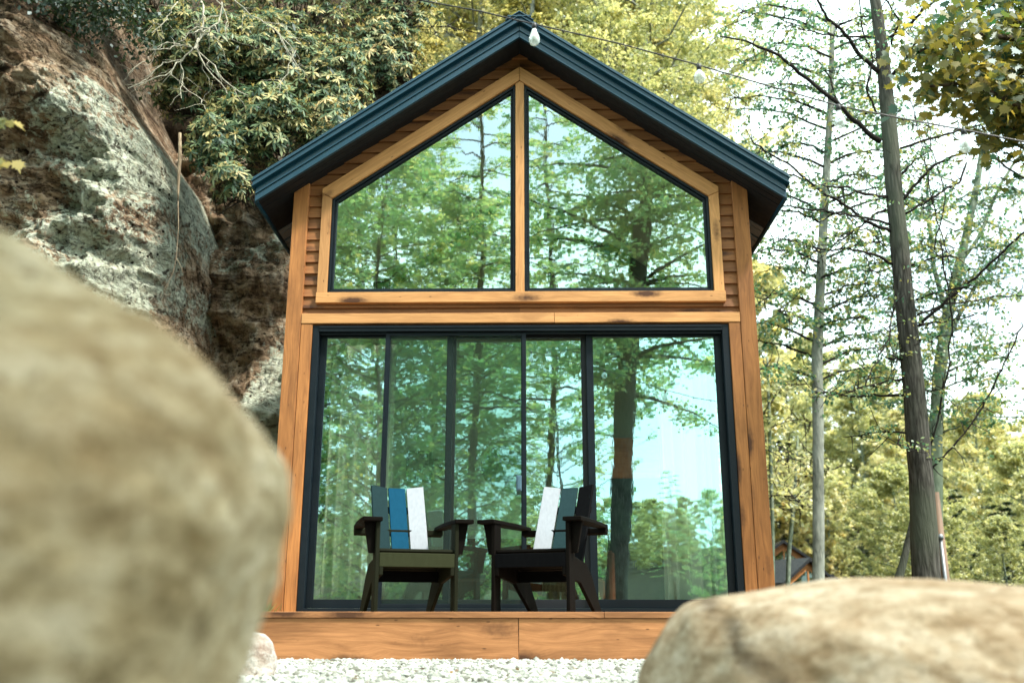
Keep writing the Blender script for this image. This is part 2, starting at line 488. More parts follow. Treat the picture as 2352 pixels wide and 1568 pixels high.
lap = MB()                                       # lap siding, one board per course
for i in range(-1, 26):
    z0 = 2.50 + i*.1085; z1 = z0 + .1085
    if z0 > 5.12: break
    pieces = []
    for sx in (-1, 1):
        def inner(z):
            if z < 2.70: return 0.0
            if z < 3.69: return 1.77
            return max(0.0, (4.93 - z) / .7)
        def outer(z): return min(1.98, max(0.001, (5.17 - z)/SL))
        n0, n1 = inner(z0 + .001), inner(z1)
        if z0 < 2.70 < z1 or n0 == 0.0: n0 = n1 = (0.0 if z0 < 2.70 else n1)
        o0, o1 = outer(z0), outer(z1)
        if o0 <= n0: continue
        tint = random.random(); ou, ov = random.uniform(0, 50), random.uniform(0, 50)
        yb, yt = -.004, .018                       # each board leans: its lower edge stands proud
        P = [(sx*n0, yb, z0), (sx*o0, yb, z0), (sx*o1, yt, z1), (sx*n1, yt, z1),
             (sx*n0, .03, z0), (sx*o0, .03, z0), (sx*o1, .03, z1), (sx*n1, .03, z1)]
        F = [(0, 1, 2, 3), (4, 5, 1, 0), (1, 5, 6, 2), (0, 3, 7, 4)]
        if sx < 0: F = [f[::-1] for f in F]
        U = [[(P[k][0] + ou, P[k][2] + P[k][1] + ov) for k in f] for f in F]
        lap._add(P, F, U, tint)
lap.build('lap_siding', 'cedar_lap', cabin)

wall = MB()                                      # sheathing and the other three walls
wall.prism([(-2.03, -.05), (-1.84, -.05), (-1.84, 2.45), (-2.03, 2.45)], .031, .16)
wall.prism([(2.03, -.05), (1.84, -.05), (1.84, 2.45), (2.03, 2.45)], .031, .16)
wall.prism([(-2.03, 2.451), (2.03, 2.451), (2.03, 2.74), (-2.03, 2.74)], .031, .16)
for sx in (-1, 1):
    wall.prism([(sx*2.03, 2.741), (sx*1.74, 2.741), (sx*1.74, 3.66), (0, 4.88), (0, 5.13), (sx*2.03, zs(2.03) - .02)], .031, .16, (1, -SL*sx))
wall.build('front_wall', 'cedar_lap', cabin)
wall = MB()
for k in range(34):                              # lapped side walls, gapped for the added daylight openings
    z0 = -.05 + k*.11
    for sx in (-1, 1):
        for ya, yb_ in (((.18, .7), (3.3, 6.04)) if .8 < z0 < 2.2 else ((.18, 6.04),)):
            wall.box((sx*2.045, (ya+yb_)/2, z0 + .055), (.03, yb_-ya, .112), Matrix.Rotation(sx*.12, 3, 'Y'))
wall.prism([(-2.03, -.05), (2.03, -.05), (2.03, 3.72), (0, 5.1), (-2.03, 3.72)], 5.9, 6.04)
wall.build('side_wall', 'cedar_lap', cabin)

yf, yb = -.030, .03
for sx in (-1, 1):                               # corner boards and inner casing
    tr = MB()
    tr.prism([(sx*1.935, 0), (sx*2.072, 0), (sx*2.072, zs(2.072)-.004), (sx*1.935, zs(1.935)-.004)], yf - .004, yb, (0, 1), tint=random.uniform(.3, .9))
    tr.prism([(sx*1.832, 0), (sx*1.931, 0), (sx*1.931, 2.452), (sx*1.832, 2.452)], yf, yb, (0, 1), tint=random.uniform(.3, .8))
    tr.b2(*sorted((sx*2.054, sx*2.084)), .031, .13, 0, zs(2.075)-.01)
    tr.build('corner_board', 'cedar', cabin, bevel=.003)
tr = MB()
tr.b2(-1.931, .3, yf - .006, yb, 2.456, 2.546); tr.b2(.303, 1.931, yf - .006, yb, 2.456, 2.546)
tr.b2(-1.815, 1.818, yf - .012, yb, 2.645, 2.742)
tr.build('header_board', 'cedar_light', cabin, bevel=.003)
tr = MB()
for sx in (-1, 1):
    tr.prism([(sx*1.722, 2.744), (sx*1.812, 2.744), (sx*1.812, 3.70), (sx*1.722, 3.655)], yf, yb, (0, 1))
    tr.prism([(sx*1.812, 3.702), (sx*1.812, 3.748), (sx*.0015, 4.998), (sx*.0015, 4.852), (sx*.04, 4.826), (sx*1.722, 3.657)], yf - .004, yb, (1, -SL*sx))
tr.prism([(-.040, 2.744), (.040, 2.744), (.040, 4.822), (0, 4.848), (-.040, 4.822)], yf + .003, yb, (0, 1))
tr.build('window_casing', 'cedar_light', cabin, bevel=.003)


def ring(mb, outer, inner, y0, y1):
    n = len(outer)
    for i in range(n):
        j = (i+1) % n
        mb.prism([outer[i], outer[j], inner[j], inner[i]], y0, y1, (outer[j][0]-outer[i][0], outer[j][1]-outer[i][1]))


def inset(poly, d):
    n = len(poly); out = []
    a = sum(poly[i][0]*poly[(i+1) % n][1] - poly[(i+1) % n][0]*poly[i][1] for i in range(n))
    s = 1 if a > 0 else -1
    for i in range(n):
        p0, p1, p2 = [Vector(poly[k % n]) for k in (i-1, i, i+1)]
        d1, d2 = (p1-p0).normalized(), (p2-p1).normalized()
        n1, n2 = Vector((-d1.y, d1.x))*s, Vector((-d2.y, d2.x))*s
        b = (n1+n2).normalized(); out.append(tuple(p1 + b*(d/max(.3, b.dot(n1)))))
    return out


for sx in (-1, 1):                               # gable windows
    o_ = [(sx*.043, 2.746), (sx*1.719, 2.746), (sx*1.719, 3.652), (sx*.043, 4.818)]
    if sx < 0: o_ = o_[::-1]
    wf = MB(); i1 = inset(o_, .022); i2 = inset(i1, .022)
    ring(wf, o_, i1, -.012, .07); ring(wf, inset(i1, .001), i2, .006, .06)
    w_ = wf.build('gable_window', 'frame_black', cabin, bevel=.002)
    MB().prism(inset(i1, .012), .030, .036).build('pane', 'gable_glass', w_)

# sliding door: frame, three glazed panels, insect screen
dr = MB()
dr.b2(-1.828, -1.772, -.016, .13, .001, 2.44); dr.b2(1.772, 1.828, -.016, .13, .001, 2.44)
dr.b2(-1.771, 1.771, -.022, .13, 2.385, 2.439); dr.b2(-1.771, 1.771, -.05, .13, .001, .035)
dr.b2(-1.771, 1.771, .012, .017, 2.362, 2.384); dr.b2(-1.771, 1.771, -.030, -.024, 2.415, 2.43)
door = dr.build('sliding_door', 'frame_black', cabin, bevel=.002)


def panel(x0, x1, y, st, zb, zt, mat='frame_black', glass='window_glass', name='door_panel', bot=.07):
    p = MB()
    p.b2(x0, x0+st, y, y+.04, zb, zt); p.b2(x1-st, x1, y, y+.04, zb, zt)
    p.b2(x0+st, x1-st, y+.001, y+.039, zt-st*.6, zt); p.b2(x0+st, x1-st, y+.001, y+.039, zb, zb+bot)
    p.b2(x0+st, x0+st+.008, y+.006, y+.03, zb+bot, zt-st*.6); p.b2(x1-st-.008, x1-st, y+.006, y+.03, zb+bot, zt-st*.6)
    q = p.build(name, mat, door, bevel=.0015)
    return q


panel(-1.770, -.590, .060, .048, .037, 2.384); panel(-.62, .590, .105, .045, .037, 2.383, 'frame_inner'); panel(.582, 1.770, .060, .052, .037, 2.384)
MB().b2(-1.72, -.64, .078, .083, .10, 2.36).build('pane', 'window_glass', door)
MB().b2(-.575, .545, .122, .127, .10, 2.36).build('pane', 'window_glass', door)
MB().b2(.632, 1.72, .078, .083, .10, 2.36).build('pane', 'window_glass', door)
panel(-1.185, .052, .004, .036, .036, 2.372, name='screen_frame', bot=.035)
MB().b2(-1.15, .016, .022, .0235, .07, 2.352).build('insect_screen', 'insect_screen', door)
h = MB(); h.b2(-.034, .012, -.030, .003, .985, 1.115); h.b2(-.026, .004, -.040, -.031, .995, 1.105)
h.build('handle', 'handle_blue', door, bevel=.004)

# roof: two slabs, rake fascia in steps, soffit
rf = MB()
YF, YB = -.30, 6.3
sl = math.sqrt(1+SL*SL)
for sx in (-1, 1):
    rf.prism([(0, 5.162), (sx*2.33, 5.162-SL*2.33), (sx*2.33, 5.27-SL*2.33), (0, 5.27)], YF+.02, YB, (1, -SL*sx))
rf_o = rf.build('roof', 'roof_metal', cabin)
rf = MB()
for sx in (-1, 1):
    def strip(za, zb, y0, y1, xe=2.345, x0=.0008):
        rf.prism([(sx*x0, za), (sx*xe, za-SL*xe), (sx*xe, zb-SL*xe), (sx*x0, zb)], y0, y1, (1, -SL*sx))
    strip(5.136, 5.150, -.312, -.28); strip(5.150, 5.206, -.302, -.28); strip(5.206, 5.222, -.314, -.28); strip(5.222, 5.262, -.303, -.28)
    strip(5.262, 5.285, -.296, .02); strip(5.2855, 5.302, -.345, .02, 2.375); strip(5.302, 5.340, -.335, .02, 2.37); strip(5.340, 5.352, -.348, .02, 2.38); strip(5.352, 5.376, -.338, 6.3, 2.372)
    rf.prism([(sx*2.33, 5.136-SL*2.345), (sx*2.352, 5.136-SL*2.352), (sx*2.352, 5.285-SL*2.352), (sx*2.33, 5.285-SL*2.33)], -.29, YB)
rf.b2(-.11, .11, -.350, 6.3, 5.330, 5.345); 
for sx in (-1, 1): rf.prism([(0, 5.379), (sx*.13, 5.379-SL*.13), (sx*.13, 5.390-SL*.13), (0, 5.392)], -.352, 6.3)
rf.build('rake_trim', 'roof_metal', cabin, bevel=.002)
sf = MB()
for sx in (-1, 1):
    sf.prism([(sx*.001, 5.156), (sx*2.33, 5.156-SL*2.33), (sx*2.33, 5.161-SL*2.33), (sx*.001, 5.161)], -.28, .45, (1, -SL*sx))
    for yy in (-.19, -.1): sf.prism([(sx*.01, 5.150), (sx*2.32, 5.150-SL*2.32), (sx*2.32, 5.155-SL*2.32), (sx*.01, 5.155)], yy, yy+.012)
sf.build('soffit', 'soffit_dark', cabin)
for sx in (-1, 1):
    sf = MB()
    for k in range(22):
        y0 = .452 + k*.26
        for dy, hh in ((0, .0), (.075, .004), (.15, .0)):
            sf.prism([(sx*2.09, 5.150-hh-SL*2.09), (sx*2.325, 5.150-hh-SL*2.325), (sx*2.325, 5.160-SL*2.325), (sx*2.09, 5.160-SL*2.09)], y0+dy, y0+dy+.068)
    sf.build('ribbed_soffit', 'soffit_grey', cabin)

# deck and skirt board
dk = MB()
for k in range(12):
    y1 = -.034 - k*.14
    if k < 11: dk.b2(-2.33, 2.33, y1-.134, y1, -.034, 0.0)
dk.build('deck_boards', 'deck_board', cabin, bevel=.003)
dk = MB(); dk.b2(-2.34, .55, -1.695, -1.58, -.036, .003); dk.b2(.553, 2.34, -1.695, -1.58, -.036, .003)
dk.b2(-2.33, -.001, -1.682, -1.645, -.295, -.037); dk.b2(.001, 2.33, -1.682, -1.645, -.295, -.037)
for sx in (-1, 1): dk.b2(*sorted((sx*2.30, sx*2.33)), -1.64, 0, -.295, -.037)
dk.build('deck_skirt', 'cedar_deck', cabin, bevel=.003)
base = MB(); base.b2(-2.0, 2.0, .02, 6.0, -.6, -.04); base.build('foundation', 'soffit_dark', cabin)

# room shell
rm = MB()
rm.b2(-1.95, 1.95, .16, 5.2, .0, .03, .5); rm.build('room_floor', 'deck_board', cabin)
rm = MB()
for sx in (-1, 1):
    x0, x1 = sorted((sx*1.95, sx*2.0))
    rm.b2(x0, x1, .165, .70, .03, 3.74, .5); rm.b2(x0, x1, 3.3, 5.2, .03, 3.74, .5); rm.b2(x0, x1, .701, 3.299, .03, .84, .5); rm.b2(x0, x1, .701, 3.299, 2.3, 3.74, .5)
rm.prism([(-1.95, .03), (1.95, .03), (1.95, 3.75), (0, 5.08), (-1.95, 3.75)], 4.6, 4.66)
for sx in (-1, 1): rm.prism([(0, 5.12), (sx*1.97, 5.12-SL*1.97), (sx*1.97, 5.14-SL*1.97), (0, 5.14)], .165, 5.2)
rm.build('room_wall', 'wall_paint', cabin)
for sx in (-1, 1):  # unseen window openings added in both sides to bring daylight into the room
    q = MB(); x0, x1 = sorted((sx*1.96, sx*2.03)); 
    q.b2(x0, x1, .70, .75, .84, 2.29); q.b2(x0, x1, 3.25, 3.30, .84, 2.29); q.b2(x0, x1, .75, 3.25, .84, .89); q.b2(x0, x1, .75, 3.25, 2.24, 2.29); q.b2(x0, x1, 1.98, 2.02, .89, 2.24)
    q.build('added_side_opening', 'frame_black', cabin)
rm = MB()
for yy in (2.9,):
    for sx in (-1, 1): rm.prism([(sx*.02, 4.92), (sx*1.94, 4.92-SL*1.94), (sx*1.94, 5.10-SL*1.94), (sx*.02, 5.10)], yy, yy+.14)
rm.build('rafter', 'brown_beam', cabin)
sc_ = MB(); p = at(1758, 962, .9); sc_.b2(2.085, 2.16, .82, .95, p.z-.09, p.z+.09); sc_.b2(2.10, 2.15, .84, .93, p.z-.15, p.z-.091)
sc_.build('wall_light', 'black_plastic', cabin, bevel=.005)

# ------------------------------------------------------------------ inside the room
def curtain(x0, x1, label):
    m = MB(); n = 90; pts = []
    ph = random.uniform(0, 6)
    for r_ in range(13):
        z = .05 + (2.36-.05)*r_/12; k = 1 - r_/12*.12
        for i in range(n+1):
            u = i/n
            pts.append((x0 + (x1-x0)*u + .012*math.sin(u*31+ph), .33 + (.030*math.sin(u*38+ph+1.6*math.sin(u*7)) + .03*math.sin(u*15+1+ph))*(1.3-.4*r_/12) + .01*math.sin(z*2+u*8), z))
    fs = [(r_*(n+1)+i, r_*(n+1)+i+1, (r_+1)*(n+1)+i+1, (r_+1)*(n+1)+i) for r_ in range(12) for i in range(n)]
    m._add(pts, fs, [[(0, 0)]*4]*len(fs), .5)
    o = m.build('curtain', 'curtain_fabric', smooth=True)
    sd = o.modifiers.new('s', 'SOLIDIFY'); sd.thickness = .006
    tag(o, label, 'curtain', 'curtains behind the sliding door')
    return o


curtain(-1.74, -1.14, 'pale full height curtain gathered behind the left end of the sliding door')
curtain(1.22, 1.72, 'pale curtain gathered behind the right end of the sliding door')


def picture(px0, py0, px1, py1, label, Y=4.56):
    a, b = at(px0, py0, Y), at(px1, py1, Y)
    x0, x1, z1, z0 = a.x, b.x, a.z, b.z
    e = empty('picture', ((x0+x1)/2, Y, z0), label, 'picture', 'framed pictures on the back wall')
    m = MB(); ring(m, [(x0, z0), (x1, z0), (x1, z1), (x0, z1)], [(x0+.03, z0+.03), (x1-.03, z0+.03), (x1-.03, z1-.03), (x0+.03, z1-.03)], Y-.02, Y+.02)
    m.build('frame', 'frame_oak', e, bevel=.002); MB().b2(x0+.028, x1-.028, Y-.005, Y+.01, z0+.028, z1-.028).build('print', 'art_print', e)
    rehome(e)


picture(935, 1035, 990, 1106, 'larger framed print on the back wall, seen through the screen door')
picture(991, 1054, 1026, 1106, 'smaller framed print to the right of the larger one, on the back wall')
c = at(1155, 1072, 4.5)
e = empty('mirror', c, 'round mirror on the back wall behind the sliding door', 'mirror')
MB().lathe([(.0, -.01), (.26, -.01), (.265, .01), (.285, .01), (.285, -.03), (.262, -.03), (.26, -.012)], c, 36, axis='y').build('frame', 'frame_oak', e)
MB().lathe([(.001, -.022), (.258, -.022)], c, 36, axis='y').build('mirror_glass', 'mirror_glass', e, smooth=False)
rehome(e)

sofa = empty('sofa', (.0, 2.3, .03), 'brown leather sofa inside behind the two deck chairs', 'sofa')
m = MB(); m.b2(-.75, .85, 1.95, 2.7, .12, .34); m.build('seat', 'leather', sofa, bevel=.03)
m = MB(); m.b2(-.75, .85, 2.72, 2.92, .12, .80); m.build('backrest', 'leather', sofa, bevel=.04)
for sx in (-.85, .86): MB().b2(sx, sx+.09, 1.95, 2.9, .1, .62).build('armrest', 'leather', sofa, bevel=.03)
for px_ in (-.8, .85):
    for py_ in (2.0, 2.8): MB().b2(px_, px_+.05, py_, py_+.05, .031, .119).build('leg', 'brown_beam', sofa)
rehome(sofa)
q = MB(); q.box((.35, 2.45, .56), (.46, .16, .42), Matrix.Rotation(-.25, 3, 'X'))
o = q.build('cushion', 'cushion_fabric', bevel=.06); tag(o, 'pale green cushion standing on the brown sofa', 'cushion')
q = MB(); q.b2(-1.3, 1.2, .7, 1.85, .031, .042); o = q.build('rug', 'rug_fabric'); tag(o, 'grey green rug lying on the cabin floor before the sofa', 'rug')
c = at(1275, 1376, 1.2)
bk = empty('basket', (c.x, 1.2, .03), 'tall ribbed wicker basket on the cabin floor by the right deck chair', 'basket')
MB().lathe([(.0, .035), (.085, .035), (.10, .1), (.13, .36), (.136, .36), (.11, .1)], (c.x, 1.2, .0), 24).build('body', 'wicker', bk)
MB().tube([(c.x + .133*math.cos(a*.3927), 1.2 + .133*math.sin(a*.3927), .362) for a in range(17)], .008, 6).build('rim', 'wicker', bk)
rehome(bk)
cb = empty('sideboard', (1.4, 3.6, .03), 'low dark sideboard with orange wood top by the back wall', 'sideboard')
a, b = at(1395, 1098, 3.4), at(1480, 1005, 3.4)
MB().b2(.75, 1.9, 3.4, 4.0, .031, a.z).build('body', 'dark_cabinet', cb, bevel=.01)
MB().b2(.75, 1.9, 3.38, 4.02, a.z+.001, b.z).build('top', 'orange_wood', cb, bevel=.01)
rehome(cb)
c = at(1236, 590, 2.3)
fan = empty('ceiling_fan', (c.x, 2.3, c.z), 'dark ceiling fan hanging under the ridge behind the right gable window', 'ceiling fan')
MB().tube([(c.x, 2.3, c.z+.02), (c.x, 2.3, 5.08)], .015, 8).build('rod', 'black_plastic', fan)
MB().lathe([(.0, -.09), (.07, -.08), (.1, -.02), (.1, .05), (.03, .09), (.0, .09)], (c.x, 2.3, c.z), 20).build('motor', 'black_plastic', fan, smooth=True)
for k in range(5):
    a = k*1.2566 + .05
    m = MB(); m.box((c.x + math.cos(a)*.38, 2.3 + math.sin(a)*.38, c.z-.02), (.54, .12, .01), Matrix.Rotation(a, 3, 'Z') @ Matrix.Rotation(.2, 3, 'X'))
    m.build('blade', 'black_plastic', fan)
rehome(fan)


# ------------------------------------------------------------------ deck chairs
def chair(loc, rz, label, slats, apron, frame, arm):
    """local: x to the sitter's left seen from the front, -y is the front"""
    e = empty('deck_chair', loc, label, 'chair', 'modern plank deck chairs on the deck'); e.rotation_euler = (0, 0, rz)
    e.rotation_euler.z = rz
    hw = .285
    for sx in (-1, 1):
        m = MB(); m.b2(*sorted((sx*(hw-.026), sx*hw)), -.03, .075, 0, .585); m.build('front_leg', frame, e, bevel=.003)
        m = MB()                                             # tapering gusset outside the leg, under the arm
        m.prism([(sx*(hw+.001), .585), (sx*(hw+.078), .585), (sx*(hw+.040), .38), (sx*(hw+.001), .375)], .01, .036); m.build('bracket', arm, e, bevel=.002)
        m = MB()                                             # sloping side rail that is also the rear leg
        poly = [(.10-.17, .375), (.10-.17, .265), (.10, .235), (.60, .0), (.70, .0), (.36, .29), (.12, .385)]
        poly = [(-.028, .372), (-.028, .235), (.26, .190), (.545, .0), (.685, .0), (.50, .235), (.38, .325), (.08, .374)]
        x0, x1 = sorted((sx*(hw-.027), sx*(hw-.054)))
        m.prism(poly, x0, x1, tr=lambda p: Vector((p.y, p.x, p.z))); m.build('rear_leg', frame, e, bevel=.003)
        m = MB()                                             # arm: wide in front, narrow behind
        ax0, ax1, ax2 = sx*(hw-.035), sx*(hw+.098), sx*(hw+.045)
        poly = [(ax0, -.06), (ax1, -.06), (ax1, .06), (ax2+sx*.035, .34), (ax2, .66), (sx*(hw-.01), .66), (ax0-sx*.005, .3)]
        m.prism(poly, .584, .612, tr=lambda p: Vector((p.x, p.z, p.y))); m.build('armrest', arm, e, bevel=.004)
    m = MB(); m.b2(-hw+.027, hw-.027, -.030, -.006, .288, .380); m.build('apron', apron, e, bevel=.003)
    for k in range(5):
        y = .03 + k*.088; z = .377 - k*.026
        m = MB(); m.box((0, y, z+.012), (2*(hw-.028), .08, .02), Matrix.Rotation(-.29, 3, 'X')); m.build('seat_slat', frame, e, bevel=.003)
    m = MB(); m.b2(-.228, .228, .30, .325, .20, .275); m.build('stretcher', 'paint_black', e, bevel=.003)
    rec = Matrix.Rotation(-R(25), 3, 'X')
    base = Vector((0, .468, .262))
    for k, (mt, a) in enumerate(zip(slats, (16, 0, -16))):
        x = (k-1)*.139; L = .71
        m = MB(); m.box(base + Matrix.Rotation(R((k-1)*0), 3, 'Y') @ (rec @ Vector((x, (-.018 if k != 1 else 0), L/2))), (.128, .020, L), rec @ Matrix.Rotation(R(a), 3, 'Z'))
        m.build('back_slat', mt, e, bevel=.003)
    for hgt, wd in ((.35, .72), (.54, .36)):
        m = MB(); m.box(base + rec @ Vector((0, .034, hgt)), (wd if hgt > .5 else .66, .022, .05), rec); m.build('back_rail', frame, e, bevel=.003)
    m = MB(); m.b2(-.33, .33, .60, .65, .548, .585); m.build('arm_rail', frame, e, bevel=.003)
    return e


chair((-.690, -1.50, .003), R(19), 'deck chair with dark green, blue and white back boards on the left of the deck', ('paint_teal', 'paint_blue', 'paint_white'), 'paint_olive_apron', 'paint_olive', 'paint_brown')
chair((.085, -1.50, .003), R(-23), 'black deck chair with white, slate and black back boards on the right of the deck', ('paint_white', 'paint_slate', 'paint_black'), 'paint_black', 'paint_brown', 'paint_brown')


# ------------------------------------------------------------------ ground
def gz(x, y):
    z = -.31
    # hill behind and left of the cabin
    f = max(0.0, y-7.5 + max(0.0, -x-2)*.35)
    hill = min(f*.72, 16.0) if f > 0 else 0
    side = 1/(1+math.exp((x-(1.6+.10*y))/.9))
    z += hill*side
    # the land falls away to the right behind
    z -= 2.2*min(1, max(0, (y-8)/25))*(1-side)
    if x < -3.2 and y > -3: z += min(7.0, (-x-3.2)*2.2)*min(1, max(0, (y-2.3)/1.2))
    if y < -35: z += min(9, (-y-35)*.075)*(1 + .25*math.sin(x*.06))
    if y > 60: z += min(14, (y-60)*.3)
    z += .12*noise.noise(Vector((x*.3, y*.3, 0)))*min(1, max(0, abs(y+3)-4))
    return z


def axis(lim, near, n):
    t_ = np.linspace(-1, 1, n); return [float(np.sign(a)*(near*abs(a) + (lim-near)*abs(a)**3.2)) for a in t_]


xs, ys = axis(230, 16, 150), axis(230, 16, 150)
g = MB(); pts = [(x, y, gz(x, y)) for y in ys for x in xs]; n = len(xs)
fs = [(j*n+i, j*n+i+1, (j+1)*n+i+1, (j+1)*n+i) for j in range(n-1) for i in range(n-1)]
g._add(pts, fs, [[(0, 0)]*4]*len(fs), .5)
tag(g.build('ground', 'ground_soil', smooth=True), 'forest floor rising behind the cabin', kind='structure')
g = MB(); pts = []; fs = []
for j in range(40):
    for i in range(50):
        x, y = -2.9 + i*.12, -7.9 + j*.21
        pts.append((x, y, -.298 + .008*noise.noise(Vector((x*3, y*3, 1)))))
fs = [(j*50+i, j*50+i+1, (j+1)*50+i+1, (j+1)*50+i) for j in range(39) for i in range(49)]
g._add(pts, fs, [[(0, 0)]*4]*len(fs), .5); tag(g.build('gravel_path', 'gravel_bed', smooth=True), kind='structure')

# loose stones
ico = []
bm_v = [(0, 0, 1), (.894, 0, .447), (.276, .851, .447), (-.724, .526, .447), (-.724, -.526, .447), (.276, -.851, .447), (.724, .526, -.447), (-.276, .851, -.447), (-.894, 0, -.447), (-.276, -.851, -.447), (.724, -.526, -.447), (0, 0, -1)]
bm_f = [(0, 1, 2), (0, 2, 3), (0, 3, 4), (0, 4, 5), (0, 5, 1), (1, 6, 2), (2, 7, 3), (3, 8, 4), (4, 9, 5), (5, 10, 1), (2, 6, 7), (3, 7, 8), (4, 8, 9), (5, 9, 10), (1, 10, 6), (6, 11, 7), (7, 11, 8), (8, 11, 9), (9, 11, 10), (10, 11, 6)]
NS = 9000
P = np.zeros((NS, 3)); P[:, 0] = RNG.uniform(-1.9, 1.5, NS); P[:, 1] = -1.70 - (RNG.random(NS)**1.3)*4.2; P[:, 2] = -.296
bv = np.array(bm_v); sz = RNG.uniform(.008, .021, NS)*(1 + (RNG.random(NS) > .95)*.6)
S = sz[:, None]*RNG.uniform(.6, 1.15, (NS, 3)); S[:, 2] *= .75
V = bv[None]*(1 + RNG.normal(0, .14, (NS, 12, 1)))*S[:, None, :]
an = RNG.uniform(0, 6.28, NS); ca, sa = np.cos(an)[:, None], np.sin(an)[:, None]
V = np.stack([V[..., 0]*ca - V[..., 1]*sa, V[..., 0]*sa + V[..., 1]*ca, V[..., 2]], -1) + P[:, None, :]
T = V[:, np.array(bm_f)].reshape(-1, 3, 3)
tag(np_mesh('gravel', T, 3, np.repeat(RNG.random(NS), 20), 'gravel_stone'), 'loose white gravel before the deck', 'gravel', kind='stuff')


# dead leaves blown onto the gravel
LN = 130; pp = np.stack([RNG.uniform(-1.6, 1.2, LN), RNG.uniform(-5.2, -1.75, LN), np.full(LN, -.278)], 1)
dd = RNG.normal(0, 1, (LN, 3)); dd[:, 2] *= .15; nn_ = RNG.normal(0, .35, (LN, 3)); nn_[:, 2] += 1
dd /= np.linalg.norm(dd, axis=1, keepdims=True); sd_ = np.cross(dd, nn_); sd_ /= np.linalg.norm(sd_, axis=1, keepdims=True); Ls = RNG.uniform(.02, .05, (LN, 1))
tag(np_mesh('leaf_litter', np.stack([pp, pp + dd*Ls*.45 + sd_*Ls*.25, pp + dd*Ls, pp + dd*Ls*.45 - sd_*Ls*.25], 1), 4, RNG.random(LN), 'leaf_brown'), 'dead brown leaves lying on the white gravel', 'leaf litter', kind='stuff')


# ------------------------------------------------------------------ boulders
def boulder(name, pxs, Y, tf, tb, mat, label, amp=.03, fr=4.0, n=150, extra=None, zmin=-.34, crack=None):
    """outline traced at depth Y, rounded forwards by tf and backwards by tb metres"""
    o_ = [at(u, v, Y) for u, v in pxs]; pl = [Vector((p.x, p.z)) for p in o_] + [Vector(p) for p in (extra or [])]
    per = [0]
    for i in range(len(pl)): per.append(per[-1] + (pl[(i+1) % len(pl)] - pl[i]).length)
    def pt(s):
        s = (s % 1)*per[-1]
        for i in range(len(pl)):
            if per[i+1] >= s:
                a, b = pl[i], pl[(i+1) % len(pl)]; f = (s-per[i])/(per[i+1]-per[i])
                return a*(1-f) + b*f
        return pl[0]
    ring_ = [pt(i/n) for i in range(n)]
    for _ in range(3): ring_ = [(ring_[i-1] + ring_[i]*2 + ring_[(i+1) % n])/4 for i in range(n)]
    c = sum(ring_, Vector((0, 0)))/n
    m = MB(); rings = []; K = 46
    for side, T_ in ((-1, tf), (1, tb)):
        rows = range(0, K) if side < 0 else range(1, K-0)
        for r_ in rows:
            th = (r_/(K-1))*math.pi/2; s = math.cos(th)**.75 if th < 1.5707 else 0.0; d = math.sin(th)
            s = max(s, .012)
            row = []
            for q in ring_:
                p = c + (q-c)*s; v = Vector((p.x, Y + side*T_*d, p.y))
                nn = noise.fractal(v*fr, .8, 2.1, 5)*amp + noise.noise(v*fr*.35)*amp*1.5
                k = min(1.0, d*3)
                dirn = Vector(((p-c).x*.6, side*T_*d, (p-c).y*.6)).normalized()
                v += dirn*nn*(.25 + .75*k)
                if v.z < zmin: v.z = zmin
                row.append(v)
            rings.append((side, r_, row))
    idx = []
    for side, r_, row in rings: idx.append(len(m.v)); m.v += [tuple(v) for v in row]
    fr_ = [i for i, x in enumerate(rings) if x[0] < 0]; bk_ = [i for i, x in enumerate(rings) if x[0] > 0]
    seq = fr_[::-1] + bk_
    for a, b in zip(seq[:-1], seq[1:]):
        for i in range(n):
            j = (i+1) % n; f = [idx[a]+i, idx[a]+j, idx[b]+j, idx[b]+i]
            m.f.append(f); m.uv.append([(0, 0)]*4)
            v = Vector(m.v[idx[a]+i]); m.t.append(crack(v) if crack else 0.0)
    for k in (seq[0], seq[-1]): m.f.append([idx[k]+i for i in range(n)]); m.uv.append([(0, 0)]*n); m.t.append(0)
    o = m.build(name, mat, smooth=True); tag(o, label, 'boulder'); return o


boulder('boulder', [(-260, 690), (-120, 575), (0, 562), (110, 622), (225, 715), (345, 790), (437, 855), (507, 920), (556, 985), (586, 1045), (600, 1100), (594, 1180), (566, 1250), (528, 1330), (492, 1400), (468, 1450), (448, 1510), (430, 1600), (390, 1760)],
        -7.22, .30, .42, 'boulder_near', 'huge blurred tan boulder filling the lower left corner', .028, 4.5, extra=[(-.33, -.34), (-.75, -.34), (-.85, .05)])


def crk(v):
    a = Vector((v.x*2, v.y*2, v.z*5))
    l = abs(v.x - (.47 + .05*noise.noise(a*2.5) - .30*(v.z+.02)))
    w_ = max(0, 1-l/.030)*max(0, noise.noise(a*5)*.9+.75)
    return min(.65, w_) if v.y < -5.80 else 0.0


boulder('boulder', [(1462, 1600), (1480, 1530), (1510, 1470), (1545, 1422), (1570, 1392), (1600, 1375), (1680, 1367), (1760, 1354), (1830, 1339), (1900, 1331), (2000, 1329), (2100, 1334), (2200, 1344), (2352, 1366), (2520, 1420), (2640, 1520), (2640, 1700)],
        -5.75, .75, .5, 'boulder_tan', 'broad sunlit tan boulder with a dark crack in the lower right corner', .022, 3.4, extra=[(1.5, -.34), (.32, -.34)], crack=crk)
boulder('small_boulder', [(520, 1600), (530, 1470), (550, 1449), (600, 1452), (622, 1475), (630, 1520), (628, 1600), (622, 1680)], -3.3, .13, .14, 'pale_stone',
        'small pale stone block on the gravel beside the big left boulder', .012, 9, 90, extra=[(-1.50, -.33)])


